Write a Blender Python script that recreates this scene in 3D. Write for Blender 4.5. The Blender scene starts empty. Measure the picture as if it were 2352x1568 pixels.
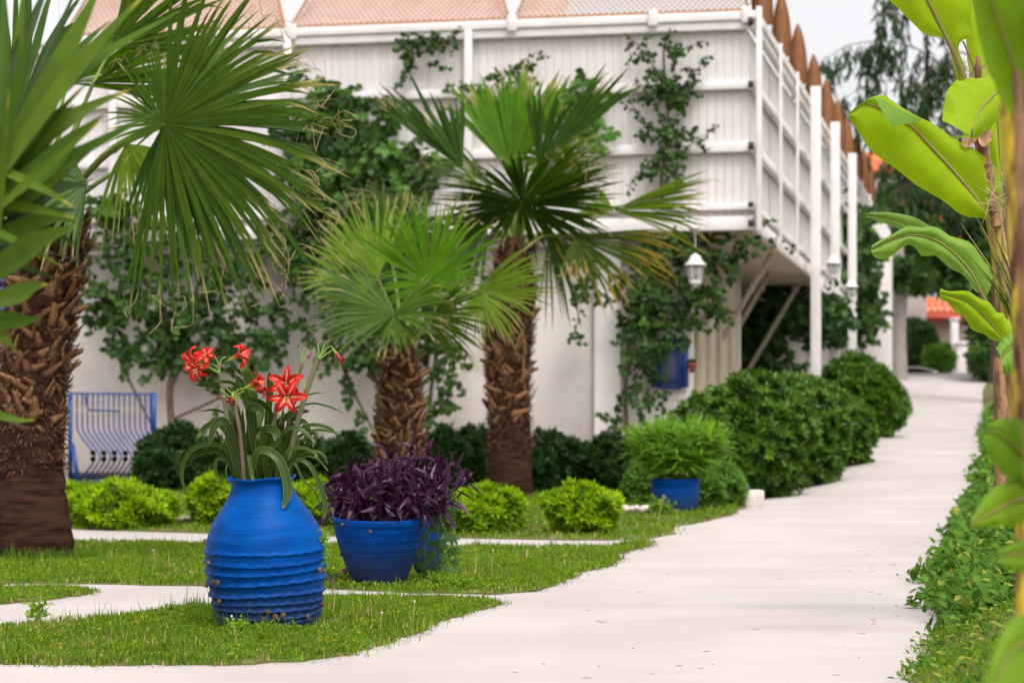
import bpy, math, random
import numpy as np
from mathutils import Vector, Matrix, geometry
random.seed(7); RG = np.random.default_rng(11)
sc = bpy.context.scene
C = sc.collection
F = 85.0 / 36.0 * 2352.0          # focal length in units of a 2352 wide picture
CX, HY, ZC = 1176.0, 1035.0, 0.66  # picture centre, horizon row, camera height

# ------------------------------------------------------------------ camera, sky, sun, exposure
cam = bpy.data.cameras.new('camera'); camo = bpy.data.objects.new('camera', cam); C.objects.link(camo)
cam.lens = 85; cam.sensor_width = 36; cam.shift_y = (HY - 784) / 2352.0
cam.clip_start = 0.1; cam.clip_end = 2000
camo.location = (0, 0, ZC); camo.rotation_euler = (math.radians(90), 0, 0)
cam.dof.use_dof = True; cam.dof.focus_distance = 9.3; cam.dof.aperture_fstop = 4.2; cam.dof.aperture_blades = 9
sc.camera = camo
SUN_EL, SUN_AZ = math.radians(60), math.radians(158)   # azimuth measured from +Y (ahead) towards +X
world = bpy.data.worlds.new('World'); sc.world = world; world.use_nodes = True
nt = world.node_tree; nt.nodes.clear()
wo = nt.nodes.new('ShaderNodeOutputWorld'); bg = nt.nodes.new('ShaderNodeBackground')
sky = nt.nodes.new('ShaderNodeTexSky'); sky.sky_type = 'NISHITA'; sky.sun_disc = False
sky.sun_elevation = SUN_EL; sky.sun_rotation = SUN_AZ; sky.air_density = 1.0; sky.dust_density = 5.0; sky.ozone_density = 1.0
hs = nt.nodes.new('ShaderNodeHueSaturation'); hs.inputs['Saturation'].default_value = 0.10; hs.inputs['Value'].default_value = 1.75
mixw = nt.nodes.new('ShaderNodeMix'); mixw.data_type = 'RGBA'; mixw.blend_type = 'MULTIPLY'; mixw.inputs[0].default_value = 1.0
mixw.inputs[7].default_value = (1.0, 0.975, 0.985, 1)
nt.links.new(sky.outputs[0], hs.inputs['Color']); nt.links.new(hs.outputs[0], mixw.inputs[6])
nt.links.new(mixw.outputs[2], bg.inputs['Color']); bg.inputs['Strength'].default_value = 0.15
nt.links.new(bg.outputs[0], wo.inputs['Surface'])
sl = bpy.data.lights.new('sun', 'SUN'); sl.energy = 1.2; sl.angle = math.radians(11); sl.color = (1.0, 0.95, 0.88)
so = bpy.data.objects.new('sun', sl); C.objects.link(so)
sd = Vector((math.sin(SUN_AZ) * math.cos(SUN_EL), math.cos(SUN_AZ) * math.cos(SUN_EL), math.sin(SUN_EL)))
so.rotation_euler = (-sd).to_track_quat('-Z', 'Y').to_euler()
sc.view_settings.view_transform = 'Standard'; sc.view_settings.look = 'None'
sc.view_settings.exposure = 0.15; sc.view_settings.gamma = 1.0; sc.view_settings.use_curve_mapping = False
sc.render.engine = 'CYCLES'
sc.cycles.max_bounces = 8; sc.cycles.diffuse_bounces = 3; sc.cycles.glossy_bounces = 2; sc.cycles.transmission_bounces = 4
sc.cycles.use_denoising = True; sc.cycles.caustics_reflective = False; sc.cycles.caustics_refractive = False

# ------------------------------------------------------------------ helpers: places
def P(px, py, Y):
    return np.array([(px - CX) * Y / F, Y, ZC - (py - HY) * Y / F])
YL = np.array([-20, 0, 7.5, 9.2, 11.5, 14.2, 17, 20, 25, 30, 36, 900.])
HL = np.array([-.80, -.80, -.72, -.655, -.645, -.64, -.58, -.50, -.46, -.38, -.34, -.3])
YR = np.array([-20, 0, 7.5, 9.2, 11.5, 14.2, 17, 20, 22, 26, 30, 35, 40, 50, 62, 70, 900.])
HR = np.array([-.80, -.80, -.72, -.655, -.645, -.64, -.58, -.50, -.43, -.22, -.02, .12, .35, 1.1, 2.0, 2.15, 2.3])
def ground(X, Y):
    X = np.asarray(X, float); Y = np.asarray(Y, float)
    s = np.clip((X - 2.0 - (Y - 22) * 0.12) / 1.6, 0, 1); s = s * s * (3 - 2 * s)
    s = np.where(Y < 20, 0, s)
    s = np.where(Y > 60, np.maximum(s, np.clip((Y - 60) / 30, 0, 1)), s)
    return ZC + np.interp(Y, YL, HL) * (1 - s) + np.interp(Y, YR, HR) * s
_yt = np.linspace(5.5, 31, 600); _pt = HY - np.interp(_yt, YL, HL) * F / _yt
def gp(px, py):
    """ground point seen at px, py (left / near ground)"""
    Y = float(np.interp(py, _pt[::-1], _yt[::-1])); X = (px - CX) * Y / F
    return X, Y
def nrm(v):
    v = np.asarray(v, float); return v / (np.linalg.norm(v, axis=-1, keepdims=True) + 1e-12)
def catmull(pts, n):
    p = np.asarray(pts, float)
    if len(p) == 2:
        t = np.linspace(0, 1, n)[:, None]; return p[0] * (1 - t) + p[1] * t
    q = np.vstack([2 * p[0] - p[1], p, 2 * p[-1] - p[-2]])
    out = []
    for t in np.linspace(0, len(p) - 1 - 1e-6, n):
        i = int(t); f = t - i; a, b, c, d = q[i:i + 4]
        out.append(.5 * ((2 * b) + (c - a) * f + (2 * a - 5 * b + 4 * c - d) * f * f + (3 * b - a - 3 * c + d) * f ** 3))
    return np.array(out)

# ------------------------------------------------------------------ helpers: objects
ORG = {}
def tag(o, label=None, cat=None, group=None, kind=None):
    if label: o['label'] = label
    if cat: o['category'] = cat
    if group: o['group'] = group
    if kind: o['kind'] = kind
    return o
def thing(name, label, cat, loc, group=None):
    o = bpy.data.objects.new(name, None); o.empty_display_size = .1; C.objects.link(o)
    o.location = tuple(float(v) for v in loc); ORG[o.name] = np.array(loc, float)
    return tag(o, label, cat, group)
def link(name, me, parent, loc=None):
    o = bpy.data.objects.new(name, me); C.objects.link(o)
    if parent is not None: o.parent = parent
    return o

class MB:
    def __init__(s): s.V = []; s.L = []; s.S = []; s.M = []; s.n = 0; s.T = []; s.R = []; s.W = []
    def add(s, V, faces, mi=0, t=None, v=None, w=None):
        V = np.asarray(V, float).reshape(-1, 3); k = len(V)
        if isinstance(faces, np.ndarray):
            s.L.append((faces + s.n).ravel()); s.S.append(np.full(len(faces), faces.shape[1])); nf = len(faces)
        else:
            s.L.append(np.array([i + s.n for f in faces for i in f], int)); s.S.append(np.array([len(f) for f in faces], int)); nf = len(faces)
        s.M.append(np.full(nf, mi)); s.V.append(V); s.n += k
        s.T.append(np.zeros(k) if t is None else np.broadcast_to(np.asarray(t, float), (k,)))
        s.R.append(np.full(k, RG.random()) if v is None else np.broadcast_to(np.asarray(v, float), (k,)))
        s.W.append(np.zeros(k) if w is None else np.broadcast_to(np.asarray(w, float), (k,)))
    def scatter(s, pos, d, up, Ln, Wd, tv, tf, mi=0, v=None):
        """template tv (k,3): along, across, out; one copy per pos"""
        pos = np.asarray(pos); n = len(pos); d = nrm(d); sd_ = nrm(np.cross(d, up)); o = np.cross(sd_, d)
        Ln = np.broadcast_to(Ln, (n,))[:, None, None]; Wd = np.broadcast_to(Wd, (n,))[:, None, None]
        tv = np.asarray(tv, float); k = len(tv)
        V = pos[:, None, :] + d[:, None, :] * tv[None, :, 0:1] * Ln + sd_[:, None, :] * tv[None, :, 1:2] * Wd + o[:, None, :] * tv[None, :, 2:3] * Ln
        tf = np.asarray(tf); Fc = (tf[None] + (np.arange(n) * k)[:, None, None]).reshape(-1, tf.shape[1])
        v = RG.random(n) if v is None else np.broadcast_to(v, (n,))
        s.add(V, Fc, mi, t=np.tile(tv[:, 0], n), v=np.repeat(v, k), w=np.tile(tv[:, 1], n))
    def strip(s, pts, wid, nh, fold=.25, mi=0, v=None, ns=None, t=None):
        """leaf blade along pts: three vertices a row, folded at the midrib"""
        p = np.asarray(pts, float); n = len(p); w = np.asarray(wid, float)[:, None] * .5
        tg = nrm(np.gradient(p, axis=0)); nh = np.broadcast_to(np.asarray(nh, float), (n, 3))
        sd_ = nrm(np.cross(tg, nh)); o = np.cross(sd_, tg)
        V = np.stack([p - sd_ * w + o * w * fold, p, p + sd_ * w + o * w * fold], 1).reshape(-1, 3)
        i = np.arange(n - 1) * 3
        Fc = np.vstack([np.stack([i, i + 1, i + 4, i + 3], 1), np.stack([i + 1, i + 2, i + 5, i + 4], 1)])
        tt = np.linspace(0, 1, n) if t is None else t
        s.add(V, Fc, mi, t=np.repeat(tt, 3), v=RG.random() if v is None else v, w=np.tile([-.5, 0, .5], n))
    def tube(s, pts, rad, seg=8, mi=0, cap=True, v=None):
        p = np.asarray(pts, float); n = len(p); r = np.broadcast_to(np.asarray(rad, float), (n,))
        tg = nrm(np.gradient(p, axis=0))
        ref = np.array([0, 0, 1.]) if abs(tg[:, 2]).mean() < .8 else np.array([0, 1., 0])
        a = nrm(np.cross(tg, ref)); b = np.cross(tg, a)
        th = np.arange(seg) / seg * 2 * math.pi
        V = p[:, None] + r[:, None, None] * (a[:, None] * np.cos(th)[None, :, None] + b[:, None] * np.sin(th)[None, :, None])
        i = np.arange(n - 1)[:, None] * seg; j = np.arange(seg)[None]; j2 = (j + 1) % seg
        Fc = np.stack([i + j, i + j2, i + seg + j2, i + seg + j], -1).reshape(-1, 4)
        V = V.reshape(-1, 3); fl = Fc
        s.add(V, fl, mi, t=np.repeat(np.linspace(0, 1, n), seg), v=v)
        if cap and n > 1:
            s.add(V[:seg], [list(range(seg))], mi, v=v); s.add(V[-seg:], [list(range(seg - 1, -1, -1))], mi, t=1, v=v)
    def box(s, c, ax, ay, az, mi=0, v=None):
        """centre and three half-extent vectors"""
        c, ax, ay, az = (np.asarray(k, float) for k in (c, ax, ay, az))
        V = [c + i * ax + j * ay + k * az for k in (-1, 1) for j in (-1, 1) for i in (-1, 1)]
        if np.dot(np.cross(ax, ay), az) < 0: V = [V[i] for i in (1, 0, 3, 2, 5, 4, 7, 6)]
        s.add(V, [[0, 2, 3, 1], [4, 5, 7, 6], [0, 1, 5, 4], [2, 6, 7, 3], [0, 4, 6, 2], [1, 3, 7, 5]], mi, v=v)
    def lathe(s, prof, seg=48, mi=0, c=(0, 0, 0), fn=None):
        """prof: (r, z) rows"""
        prof = np.asarray(prof, float); n = len(prof); th = np.arange(seg) / seg * 2 * math.pi
        r = prof[:, 0][:, None] * np.ones(seg); z = prof[:, 1][:, None] * np.ones(seg)
        if fn: r, z = fn(r, z, th[None, :])
        V = np.stack([r * np.cos(th), r * np.sin(th), z], -1).reshape(-1, 3) + np.asarray(c, float)
        i = np.arange(n - 1)[:, None] * seg; j = np.arange(seg)[None]; j2 = (j + 1) % seg
        s.add(V, np.stack([i + j, i + j2, i + seg + j2, i + seg + j], -1).reshape(-1, 4), mi, t=np.repeat(np.linspace(0, 1, n), seg))
    def build(s, name, mats, parent=None, kind=None, smooth=False, bevel=0, label=None):
        V = np.vstack(s.V); 
        if parent is not None: 
            org = ORG[parent.name]; V = V - org
        L = np.concatenate(s.L); S = np.concatenate(s.S)
        me = bpy.data.meshes.new(name)
        me.vertices.add(len(V)); me.vertices.foreach_set('co', V.ravel().astype(np.float32))
        me.loops.add(len(L)); me.loops.foreach_set('vertex_index', L.astype(np.int32))
        me.polygons.add(len(S)); st = np.concatenate([[0], np.cumsum(S)[:-1]])
        me.polygons.foreach_set('loop_start', st.astype(np.int32)); 
        me.polygons.foreach_set('material_index', np.concatenate(s.M).astype(np.int32))
        me.update(calc_edges=True); 
        for nm, arr in (('t', s.T), ('v', s.R), ('w', s.W)):
            a = me.attributes.new(nm, 'FLOAT', 'POINT'); a.data.foreach_set('value', np.concatenate(arr).astype(np.float32))
        if smooth: me.polygons.foreach_set('use_smooth', np.ones(len(S), bool))
        for m in (mats if isinstance(mats, (list, tuple)) else [mats]): me.materials.append(m)
        me.update()
        o = bpy.data.objects.new(name, me); C.objects.link(o)
        if parent is not None: o.parent = parent; ORG[o.name] = ORG[parent.name]
        else: ORG[o.name] = np.zeros(3)
        if kind: o['kind'] = kind
        if label: o['label'] = label
        if bevel:
            m = o.modifiers.new('edge', 'BEVEL'); m.width = bevel; m.segments = 2
        return o

# ------------------------------------------------------------------ materials
def newmat(name):
    m = bpy.data.materials.new(name); m.use_nodes = True; t = m.node_tree; t.nodes.clear(); return m, t
def N(t, k, **kw):
    n = t.nodes.new(k)
    for a, b in kw.items():
        if a.startswith('i_'): n.inputs[a[2:].replace('_', ' ')].default_value = b
        else: setattr(n, a, b)
    return n
def mixc(t, fac, a, b, mode='MIX'):
    m = t.nodes.new('ShaderNodeMix'); m.data_type = 'RGBA'; m.blend_type = mode
    for i, x in ((0, fac), (6, a), (7, b)):
        if hasattr(x, 'is_output') or hasattr(x, 'links'): t.links.new(x, m.inputs[i])
        else: m.inputs[i].default_value = x if i == 0 else (*x, 1)
    return m.outputs[2]
def ramp(t, fac, a, b):
    m = t.nodes.new('ShaderNodeMapRange'); m.inputs[1].default_value = a; m.inputs[2].default_value = b; m.interpolation_type = 'SMOOTHSTEP'
    t.links.new(fac, m.inputs[0]); return m.outputs[0]
def math_(t, op, a, b=0.0):
    m = t.nodes.new('ShaderNodeMath'); m.operation = op
    for i, x in ((0, a), (1, b)):
        if hasattr(x, 'links'): t.links.new(x, m.inputs[i])
        else: m.inputs[i].default_value = x
    return m.outputs[0]
def noise(t, scale, detail=4, stretch=(1, 1, 1), rough=.55):
    tc = t.nodes.new('ShaderNodeTexCoord'); mp = t.nodes.new('ShaderNodeMapping'); mp.inputs['Scale'].default_value = stretch
    n = t.nodes.new('ShaderNodeTexNoise'); n.inputs['Scale'].default_value = scale; n.inputs['Detail'].default_value = detail; n.inputs['Roughness'].default_value = rough
    t.links.new(tc.outputs['Object'], mp.inputs[0]); t.links.new(mp.outputs[0], n.inputs['Vector']); return n.outputs[0]
def attr(t, nm):
    a = t.nodes.new('ShaderNodeAttribute'); a.attribute_name = nm; return a.outputs['Fac']

def solid(name, c1, c2, scale=6, stretch=(1, 1, 1), rough=.7, bump=.2, bscale=40, dirt=None, dscale=2, damt=(.55, .75), metal=0, spec=.4, bstretch=(1, 1, 1), vmix=0, obj_var=.0):
    m, t = newmat(name)
    col = mixc(t, ramp(t, noise(t, scale, 5, stretch), .35, .65), c1, c2)
    if vmix: col = mixc(t, math_(t, 'MULTIPLY', attr(t, 'v'), vmix), col, tuple(x * .45 for x in c1))
    if obj_var:
        oi = t.nodes.new('ShaderNodeObjectInfo'); col = mixc(t, math_(t, 'MULTIPLY', oi.outputs['Random'], obj_var), col, tuple(x * .35 for x in c2))
    if dirt: col = mixc(t, ramp(t, noise(t, dscale, 6, rough=.7), *damt), col, dirt)
    p = N(t, 'ShaderNodeBsdfPrincipled', i_Roughness=rough, i_Metallic=metal); p.inputs['Specular IOR Level'].default_value = spec
    t.links.new(col, p.inputs['Base Color'])
    if bump:
        b = N(t, 'ShaderNodeBump', i_Strength=bump, i_Distance=.01); t.links.new(noise(t, bscale, 4, bstretch), b.inputs['Height']); t.links.new(b.outputs[0], p.inputs['Normal'])
    o = t.nodes.new('ShaderNodeOutputMaterial'); t.links.new(p.outputs[0], o.inputs[0]); return m

def leafm(name, c1, c2, tr=.35, tip=None, tip0=.8, tipamt=1.0, rough=.5, spec=.22, mid=None, stripes=0, trc=None, edge=None, nz=.35):
    """c1..c2 by the leaf's own random value; tip colour near t=1; translucent share tr"""
    m, t = newmat(name)
    v, tt, w = attr(t, 'v'), attr(t, 't'), attr(t, 'w')
    col = mixc(t, v, c1, c2)
    col = mixc(t, math_(t, 'MULTIPLY', ramp(t, noise(t, 9, 3), .35, .7), nz), col, tuple(x * .55 for x in c1))
    if stripes: col = mixc(t, math_(t, 'MULTIPLY', math_(t, 'ADD', math_(t, 'MULTIPLY', math_(t, 'SINE', math_(t, 'MULTIPLY', tt, stripes * .55)), .5), .5), .13), col, tuple(x * .5 for x in c1))
    aw = math_(t, 'ABSOLUTE', w)
    if mid: col = mixc(t, ramp(t, aw, .09, .03), col, mid)
    if edge: col = mixc(t, ramp(t, aw, .38, .5), col, edge)
    if tip:
        f = math_(t, 'MULTIPLY', ramp(t, math_(t, 'ADD', tt, math_(t, 'MULTIPLY', math_(t, 'SUBTRACT', v, .5), .3)), tip0, 1.02), tipamt)
        col = mixc(t, f, col, tip)
    p = N(t, 'ShaderNodeBsdfPrincipled', i_Roughness=rough); p.inputs['Specular IOR Level'].default_value = spec * .5
    t.links.new(col, p.inputs['Base Color'])
    if stripes:
        b = N(t, 'ShaderNodeBump', i_Strength=.16, i_Distance=.004)
        wv = math_(t, 'SINE', math_(t, 'MULTIPLY', tt, stripes)); t.links.new(wv, b.inputs['Height']); t.links.new(b.outputs[0], p.inputs['Normal'])
    tl = t.nodes.new('ShaderNodeBsdfTranslucent'); tc = mixc(t, 1.0, col, trc or (1.5, 1.45, .5), 'MULTIPLY')
    mm = [n for n in t.nodes if n.type == 'MIX'][-1]; mm.clamp_result = False
    t.links.new(tc, tl.inputs[0])
    mx = t.nodes.new('ShaderNodeMixShader'); mx.inputs[0].default_value = tr; t.links.new(p.outputs[0], mx.inputs[1]); t.links.new(tl.outputs[0], mx.inputs[2])
    o = t.nodes.new('ShaderNodeOutputMaterial'); t.links.new(mx.outputs[0], o.inputs[0]); return m

M = {}
M['ground'] = solid('soil', (.20, .16, .12), (.12, .10, .07), 3, rough=.95, bump=.5, bscale=30)
M['lawnsoil'] = solid('lawn_soil', (.09, .14, .015), (.14, .10, .045), 7, rough=.95, bump=.6, bscale=60)
M['white'] = solid('white_painted_board', (.69, .65, .635), (.62, .58, .565), 2, (1, 1, .25), rough=.55, bump=.12, bscale=30, bstretch=(4, 4, .3), dirt=(.55, .47, .42), dscale=1.6, damt=(.6, .85), obj_var=.10)
M['render'] = solid('white_wall_render', (.62, .575, .53), (.50, .46, .425), .9, rough=.85, bump=.25, bscale=25, dirt=(.36, .31, .26), dscale=1.3, damt=(.5, .78))
M['trimw'] = solid('white_trim', (.71, .67, .655), (.64, .60, .585), 3, rough=.5, bump=.08, dirt=(.5, .44, .4), dscale=3, damt=(.62, .85))
M['cream'] = solid('cream_panel', (.40, .335, .23), (.33, .275, .19), 2, rough=.6, bump=.1)
M['soffit'] = solid('soffit_board', (.36, .30, .225), (.29, .24, .18), 2, rough=.75, bump=.1)
M['darkwood_shade'] = solid('dark_timber_and_shade', (.07, .05, .045), (.04, .03, .03), 3, rough=.8)  # dark timber; on the recess walls the dark tone paints in shade
M['black'] = solid('rail_end_black', (.015, .015, .017), (.03, .03, .03), 3, rough=.5, bump=0)
M['tan'] = solid('woven_cane', (.38, .19, .075), (.28, .13, .05), 12, rough=.7, bump=.2)
M['pink'] = solid('pale_pink_cloth', (.72, .58, .54), (.66, .52, .49), 5, rough=.9, bump=.1)
M['fin'] = solid('brown_fin_board', (.24, .095, .022), (.15, .055, .014), 5, (6, 6, .7), rough=.55, bump=.3, bscale=14, bstretch=(6, 6, .5))
M['bluemetal'] = solid('blue_painted_iron', (.003, .045, .22), (.003, .03, .16), 12, rough=.4, bump=.1)
M['stone'] = solid('white_stone', (.62, .56, .50), (.48, .42, .36), 9, rough=.9, bump=.8, bscale=30)
M['curb'] = solid('white_ledge', (.66, .62, .59), (.56, .52, .49), 6, rough=.85, bump=.3)
M['bark'] = solid('fibrous_palm_bark', (.060, .030, .018), (.022, .011, .007), 14, (.35, .35, 2.2), rough=1, spec=.05, bump=1.0, bscale=45, bstretch=(.5, .5, 5))
M['boot'] = solid('dry_leaf_base', (.50, .27, .13), (.15, .07, .032), 9, (1, 1, 1), rough=.85, spec=.1, bump=.7, bscale=50, bstretch=(4, 4, .6), obj_var=.85)
M['fibre'] = solid('palm_fibre', (.15, .07, .035), (.06, .028, .015), 12, rough=.95, bump=.6)
M['petiole'] = leafm('palm_stalk', (.20, .26, .05), (.12, .18, .04), .1, tip=(.10, .14, .04), tip0=.7)
M['brownstalk'] = solid('brown_stalk', (.20, .10, .05), (.13, .06, .03), 10, rough=.7)
M['vinewood'] = solid('vine_wood', (.13, .085, .06), (.08, .05, .035), 12, rough=.9, bump=.5)
M['greytrunk'] = solid('grey_trunk', (.33, .30, .27), (.24, .22, .20), 6, (1, 1, 4), rough=.95, bump=.7, bscale=12, bstretch=(1, 1, 5))
M['shell'] = solid('snail_shell', (.17, .085, .04), (.05, .025, .014), 160, (1, 1, 1), rough=.4, bump=.2, bscale=200)
M['soilpot'] = solid('potting_soil', (.05, .035, .025), (.03, .02, .015), 30, rough=1, bump=1, bscale=60)
M['terracotta'] = solid('red_flower_pot', (.35, .06, .06), (.28, .05, .05), 8, rough=.6)
M['redroof'] = solid('orange_roof_tile', (.62, .16, .06), (.5, .12, .05), 8, rough=.8)
M['housewall'] = solid('pale_house_wall', (.66, .58, .53), (.58, .52, .48), 3, rough=.9)
M['redband'] = solid('red_fascia', (.5, .07, .04), (.42, .06, .04), 3, rough=.6)

def pave():
    m, t = newmat('pale_pink_concrete')
    c = mixc(t, ramp(t, noise(t, .9, 5), .3, .7), (.435, .395, .38), (.37, .33, .315))
    c = mixc(t, math_(t, 'MULTIPLY', ramp(t, noise(t, 1.6, 6, (.25, 1.5, 1), .7), .5, .8), .7), c, (.34, .285, .27))
    c = mixc(t, math_(t, 'MULTIPLY', ramp(t, noise(t, 3.2, 8, (.4, 2.5, 1), .75), .62, .75), .6), c, (.34, .28, .25))
    c = mixc(t, ramp(t, noise(t, 26, 3), .72, .78), c, (.22, .18, .15))
    p = N(t, 'ShaderNodeBsdfPrincipled', i_Roughness=.8); p.inputs['Specular IOR Level'].default_value = .3
    t.links.new(c, p.inputs['Base Color'])
    b = N(t, 'ShaderNodeBump', i_Strength=.35, i_Distance=.01); t.links.new(noise(t, 14, 6, (.5, 1, 1)), b.inputs['Height']); t.links.new(b.outputs[0], p.inputs['Normal'])
    o = t.nodes.new('ShaderNodeOutputMaterial'); t.links.new(p.outputs[0], o.inputs[0]); return m
M['pave'] = pave()

def bluepot(name, c1, c2, dirtz=None, chips=.72):  # painted clay
    m, t = newmat(name)
    c = mixc(t, ramp(t, noise(t, 5, 6, (1, 1, 4), .6), .35, .68), c1, c2)
    c = mixc(t, math_(t, 'MULTIPLY', ramp(t, noise(t, 26, 5, (.35, .35, 5)), .5, .72), .5), c, tuple(x * 1.4 for x in c1))
    c = mixc(t, ramp(t, noise(t, 42, 3, (1, 1, 1.4)), chips, chips + .03), c, (.03, .035, .05))
    c = mixc(t, ramp(t, noise(t, 75, 2), .80, .83), c, (.55, .55, .55))
    c = mixc(t, math_(t, 'MULTIPLY', ramp(t, noise(t, 11, 8, (1, 1, 1.8), .75), .56, .68), .45), c, (.0, .11, .36))
    c = mixc(t, math_(t, 'MULTIPLY', ramp(t, noise(t, 17, 8, (1, 1, 2.5), .8), .60, .68), .6), c, (.01, .03, .12))
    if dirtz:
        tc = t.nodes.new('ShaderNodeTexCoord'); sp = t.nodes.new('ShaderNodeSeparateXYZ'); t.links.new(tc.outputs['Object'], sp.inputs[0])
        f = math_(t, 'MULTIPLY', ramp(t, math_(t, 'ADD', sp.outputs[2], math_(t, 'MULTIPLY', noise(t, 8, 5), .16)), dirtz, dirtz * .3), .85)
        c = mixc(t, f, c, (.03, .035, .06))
    p = N(t, 'ShaderNodeBsdfPrincipled'); p.inputs['Specular IOR Level'].default_value = .04
    t.links.new(c, p.inputs['Base Color']); t.links.new(math_(t, 'ADD', math_(t, 'MULTIPLY', noise(t, 12, 5), .4), .2), p.inputs['Roughness'])
    b = N(t, 'ShaderNodeBump', i_Strength=.16, i_Distance=.006); t.links.new(noise(t, 26, 6, (.4, .4, 3.5)), b.inputs['Height']); t.links.new(b.outputs[0], p.inputs['Normal'])
    o = t.nodes.new('ShaderNodeOutputMaterial'); t.links.new(p.outputs[0], o.inputs[0]); return m
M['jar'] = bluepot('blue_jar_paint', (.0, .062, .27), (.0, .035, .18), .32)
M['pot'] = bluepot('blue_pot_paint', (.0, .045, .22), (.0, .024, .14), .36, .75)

def glassm():
    m, t = newmat('frosted_lamp_glass'); p = N(t, 'ShaderNodeBsdfPrincipled', i_Roughness=.25); p.inputs['Base Color'].default_value = (.62, .70, .66, 1)
    p.inputs['Transmission Weight'].default_value = .6; o = t.nodes.new('ShaderNodeOutputMaterial'); t.links.new(p.outputs[0], o.inputs[0]); return m
M['glass'] = glassm()
# leaves
M['palm'] = leafm('palm_leaf', (.038, .09, .008), (.08, .145, .012), .30, tip=(.42, .33, .13), tip0=.86, tipamt=.8, rough=.38)
M['palm_dark'] = leafm('palm_leaf_dark', (.022, .06, .007), (.045, .10, .012), .22, tip=(.30, .26, .11), tip0=.9, tipamt=.7, rough=.35)
M['palm_lime'] = leafm('palm_leaf_fresh', (.065, .18, .007), (.11, .25, .010), .42, tip=(.40, .34, .14), tip0=.88, tipamt=.8, rough=.38)
M['palm_pale'] = leafm('palm_leaf_pale', (.12, .22, .02), (.20, .31, .035), .35, tip=(.45, .38, .2), tip0=.82, tipamt=.9, rough=.36)
M['palm_yellow'] = leafm('palm_leaf_yellowing', (.06, .12, .015), (.12, .18, .025), .35, tip=(.60, .36, .07), tip0=.62, tipamt=1.0, rough=.4)
M['thread'] = solid('dry_palm_thread', (.42, .34, .18), (.30, .22, .10), 5, rough=.8, bump=0)
M['yucca'] = leafm('yucca_blade', (.04, .095, .008), (.10, .165, .014), .3, tip=(.36, .30, .05), tip0=.93, tipamt=.8, rough=.45, spec=.2)
M['yucca_dark'] = leafm('yucca_blade_dark', (.018, .04, .008), (.035, .06, .012), .15, rough=.45, spec=.2)
M['banana'] = leafm('banana_leaf_glow_tint', (.25, .40, .010), (.32, .46, .012), .45, rough=.35, stripes=760, trc=(1.6, 1.5, .4), nz=.3)  # bright yellow green puts the backlit glow into the leaf colour
M['banana_top'] = leafm('banana_leaf_upper_side', (.17, .32, .05), (.22, .38, .065), .4, rough=.3, stripes=760, trc=(1.5, 1.6, .45))
M['banana_near'] = leafm('banana_leaf_near', (.12, .24, .02), (.20, .33, .02), .4, rough=.4, trc=(1.5, 1.5, .4))
M['banana_rib'] = solid('banana_midrib', (.23, .13, .05), (.20, .20, .05), 5, rough=.5, bump=.1)
M['banana_stem'] = solid('banana_stem', (.50, .36, .06), (.16, .075, .03), 16, (2, 2, .4), rough=.6, bump=.4, bscale=40, bstretch=(5, 5, .4))
M['sheath'] = solid('dry_sheath', (.34, .19, .09), (.12, .055, .03), 14, (2, 2, .6), rough=.8, bump=.6)
M['stemnear'] = solid('yellow_brown_stem', (.60, .44, .02), (.07, .025, .015), 30, (1, 1, .35), rough=.6)
M['vine'] = leafm('vine_leaf', (.016, .047, .008), (.042, .10, .013), .22, rough=.38)
M['vine_light'] = leafm('vine_leaf_light', (.07, .17, .03), (.10, .22, .04), .35, rough=.4)
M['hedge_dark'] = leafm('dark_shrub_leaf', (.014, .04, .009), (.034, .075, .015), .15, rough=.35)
M['hedge'] = leafm('hedge_leaf', (.028, .085, .007), (.11, .225, .016), .22, rough=.33, spec=.45, tip=(.12, .23, .06), tip0=.9, tipamt=.6)
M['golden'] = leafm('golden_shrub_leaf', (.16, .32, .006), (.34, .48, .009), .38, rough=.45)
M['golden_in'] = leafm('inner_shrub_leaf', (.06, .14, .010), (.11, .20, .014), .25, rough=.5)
M['bushlight'] = leafm('light_shrub_leaf', (.08, .19, .03), (.13, .27, .04), .3, rough=.45)
M['cyperus'] = leafm('sedge_leaf', (.13, .29, .025), (.20, .38, .04), .35, rough=.42)
M['amleaf'] = leafm('lily_leaf', (.018, .042, .006), (.042, .08, .009), .2, rough=.32, spec=.35, mid=(.045, .08, .016), edge=(.11, .17, .03), tip=(.22, .24, .12), tip0=.92, tipamt=.6, trc=(1.5, 1.7, .5))
M['amstem'] = solid('lily_stem', (.11, .10, .055), (.13, .16, .06), 8, rough=.45, bump=.05)
M['amstemb'] = solid('lily_stem_brown', (.105, .055, .045), (.14, .085, .06), 8, rough=.45, bump=.05)
M['pedicel'] = solid('flower_stalk_green', (.12, .24, .03), (.17, .28, .05), 8, rough=.45, bump=0)
M['purple'] = leafm('purple_leaf', (.026, .008, .026), (.055, .014, .042), .12, rough=.3, spec=.45, mid=(.05, .014, .045), edge=(.06, .016, .045), trc=(2.2, .8, 1.4))
M['creeper'] = leafm('creeper_leaf', (.045, .12, .035), (.085, .19, .05), .3, rough=.38, spec=.4)
M['grass'] = leafm('grass_blade', (.10, .20, .008), (.23, .31, .014), .35, tip=(.42, .36, .08), tip0=.95, tipamt=.6, rough=.5)
M['grass_dk'] = leafm('grass_blade_dark', (.06, .16, .012), (.12, .22, .018), .35, rough=.5)
M['dry'] = solid('dry_grass', (.42, .33, .14), (.30, .22, .10), 5, rough=.9, bump=0)
M['weed'] = leafm('weed_leaf', (.12, .25, .02), (.24, .36, .03), .3, rough=.45)
M['weedlime'] = leafm('lime_weed_leaf', (.20, .42, .02), (.30, .50, .03), .35, rough=.45)
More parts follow.
